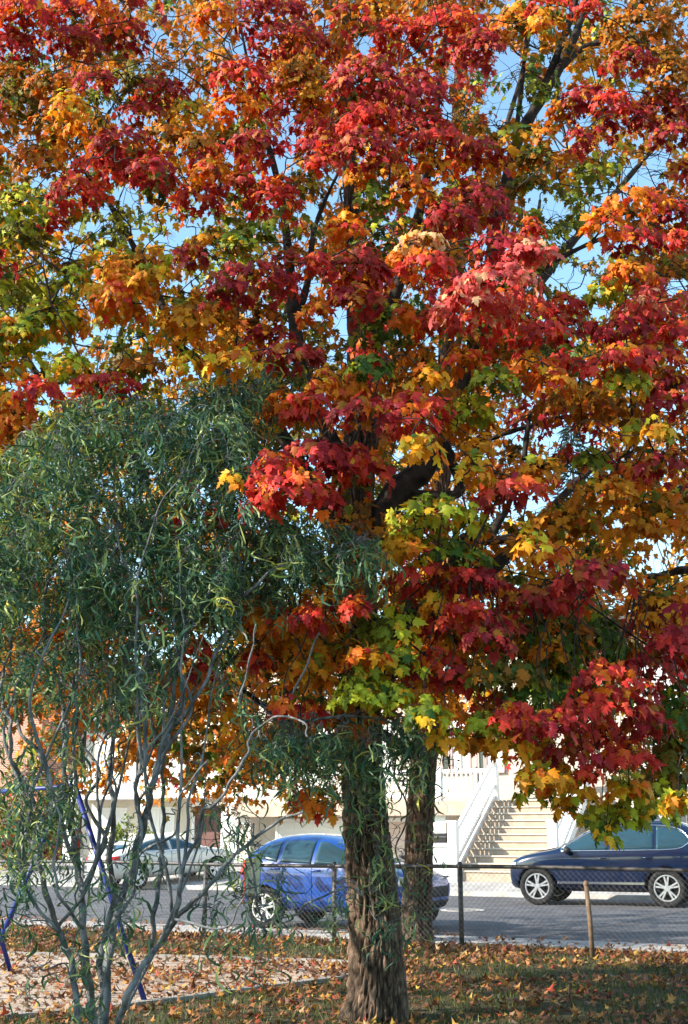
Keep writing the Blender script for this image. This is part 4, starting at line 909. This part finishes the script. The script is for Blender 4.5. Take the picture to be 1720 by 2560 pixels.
# ------------------------------------------------------------------ trees behind the houses
def spruce(base, h, label):
    e = empty('spruce_tree', base, 0, label, 'tree')
    MB().tube([(0,0,-.1),(0,0,h*.5),(0,0,h)], [.22,.12,.02], 10).build('trunk', M['branch'], e, True)
    n = 6000; t = rng.random(n)**.7; z = h*(1-t)*.9+h*.08; r = (h-z)*.24*np.sqrt(rng.random(n)); a = rng.uniform(0, 6.28, n)
    lay = .25*np.sin(z*5.0); r = r*(1+lay); pos = np.stack([r*np.cos(a), r*np.sin(a), z-r*.25], 1)
    o = np.stack([np.cos(a), np.sin(a), -.25+0*a], 1)+rng.normal(0,.2,(n,3)); s = rng.uniform(.35,.6,n)
    X = unit(np.cross(o, rng.normal(0,1,(n,3)))); Y = unit(o)
    v = np.stack([pos-X*.05*s[:,None]*2, pos+X*.05*s[:,None]*2, pos+Y*s[:,None]], 1).reshape(-1,3); f = np.arange(3*n).reshape(-1,3)
    c = np.repeat(np.array([(.03,.055,.045)])*rng.uniform(.6,1.4,(n,1)), 3, axis=0)
    np_mesh('crown', v, f, M['needle'], e, c)
sb = P(1430,1130,48); spruce((sb.x, sb.y, .4), sb.z*1.02+1.2, 'dark spruce rising behind the houses, seen through a gap in the maples')

def shrub(base, wid, h, keys, label, n=1500, size=.14):
    e = empty('shrub', base, 0, label, 'shrub'); mb = MB(); out = newout()
    for _ in range(int(n/30)):
        a = rng.uniform(0, 6.28); r = wid*math.sqrt(rng.random()); z = h*rng.uniform(.15, 1)*(1-.35*(r/wid)**2); c = (r*math.cos(a), r*math.sin(a)*.7, z)
        mb.tube(wob((c[0]*.15, c[1]*.15, 0), c, 5, .05), [.03,.022,.016,.01,.006,.003], 5, False)
        spray(c, wid*.28, h*.14, 30, keys[rng.integers(len(keys))], size, out)
    mb.build('stem', M['branch'], e, True); c1, c2 = leafcols(out['key'])
    leaf_mesh('foliage', np.concatenate(out['pos']), np.concatenate(out['tip']), np.concatenate(out['nrm']), np.concatenate(out['size']), c1, c2, M['maple'], e, 1)
b = P(55,2155,41); shrub((b.x, b.y, .4), 1.6, 3.2, 'GKEKD', 'tall green and rust coloured shrub in front of the brick house', 2600)
b = P(330,2130,43); shrub((b.x, b.y, .4), 1.1, 1.7, 'GEG', 'low green shrub beside the white house wall', 1200, .10)

# ------------------------------------------------------------------ leaf litter and grass
def in_sand(x, y):
    nx = np.array([p[0] for p in near]); ny = np.array([p[1] for p in near]); fx = np.array([p[0] for p in far][::-1]); fy = np.array([p[1] for p in far][::-1])
    return (x < .25) & (y > np.interp(x, nx[:len(nx)-3], ny[:len(ny)-3])) & (y < np.interp(x, fx, fy))
def fence_y(x): # park edge of the pavement
    o = S(0,-10.9); return o.y - (x-o.x)*math.tan(TH)
n = 130000; x = rng.uniform(-8, 8, n); y = rng.uniform(7.5, 23.5, n); ok = y < fence_y(x)+1.6; ins = in_sand(x, y)
pat = np.array([noise.noise(Vector((a*.9, b*.9, 0)))+.5*noise.noise(Vector((a*3, b*3, 4))) for a, b in zip(x, y)])
nearf = np.clip(1-(fence_y(x)-y)/1.2, 0, 1)
pr = np.where(ins, .16+.25*pat+.30*np.clip((x+3)/3,0,1), .22+.5*pat+.5*nearf)
bey = y > fence_y(x)+.12; pr = np.where(bey, .10+.1*pat-.05*(y-fence_y(x)), pr)
ok &= rng.random(n) < pr; x, y = x[ok], y[ok]; n = len(x)
az = rng.uniform(0, 6.28, n); tip = np.stack([np.cos(az), np.sin(az), rng.normal(0,.35,n)], 1); nr = np.stack([rng.normal(0,.45,n), rng.normal(0,.45,n), np.ones(n)], 1)
LK = np.array([(.30,.13,.045),(.20,.085,.04),(.42,.20,.05),(.13,.06,.035),(.50,.30,.06),(.38,.07,.04),(.34,.22,.12)])
ci = LK[rng.choice(7, n, p=[.20,.27,.10,.22,.06,.05,.10])]*rng.uniform(.7,1.3,(n,1))
pos = np.stack([x, y, rng.uniform(.012,.045,n)+np.where((y > fence_y(x)+.1) & (y < fence_y(x)+1.3), .045, 0)], 1)
lo_ = leaf_mesh('fallen_leaves', pos, tip, nr, rng.uniform(.04,.082,n), ci, ci*rng.uniform(.6,1.1,(n,1)), M['litter'], None, 1, .5, -.25); lo_['kind'] = 'stuff'; lo_['label'] = 'brown and orange maple leaves scattered over lawn and sand'
n = 130000; x = rng.uniform(-8, 7, n); y = 8+12.5*rng.random(n)**1.2; ok = (y < fence_y(x)-.02) & ~in_sand(x, y)
pat = np.array([noise.noise(Vector((a*1.3, b*1.3, 9))) for a, b in zip(x, y)]); ok &= rng.random(n) < .62+.6*pat; x, y = x[ok], y[ok]; n = len(x)
h = rng.uniform(.03,.075,n); a = rng.uniform(0,6.28,n); wv = np.stack([np.cos(a), np.sin(a), 0*a],1)*.0055; b0 = np.stack([x,y,0*x-.005],1)
ln = np.stack([rng.normal(0,.35,n), rng.normal(0,.35,n), np.ones(n)],1)*h[:,None]
v = np.stack([b0-wv, b0+wv, b0+ln], 1).reshape(-1,3)
c = np.repeat(np.array([(.055,.078,.02)])*rng.uniform(.55,1.5,(n,1))+np.array([(.07,.04,.005)])*(rng.random((n,1))<.35), 3, axis=0)
g = np_mesh('grass', v, np.arange(3*n).reshape(-1,3), M['grass'], None, c); g['kind'] = 'stuff'; g['label'] = 'short worn lawn grass of the park'
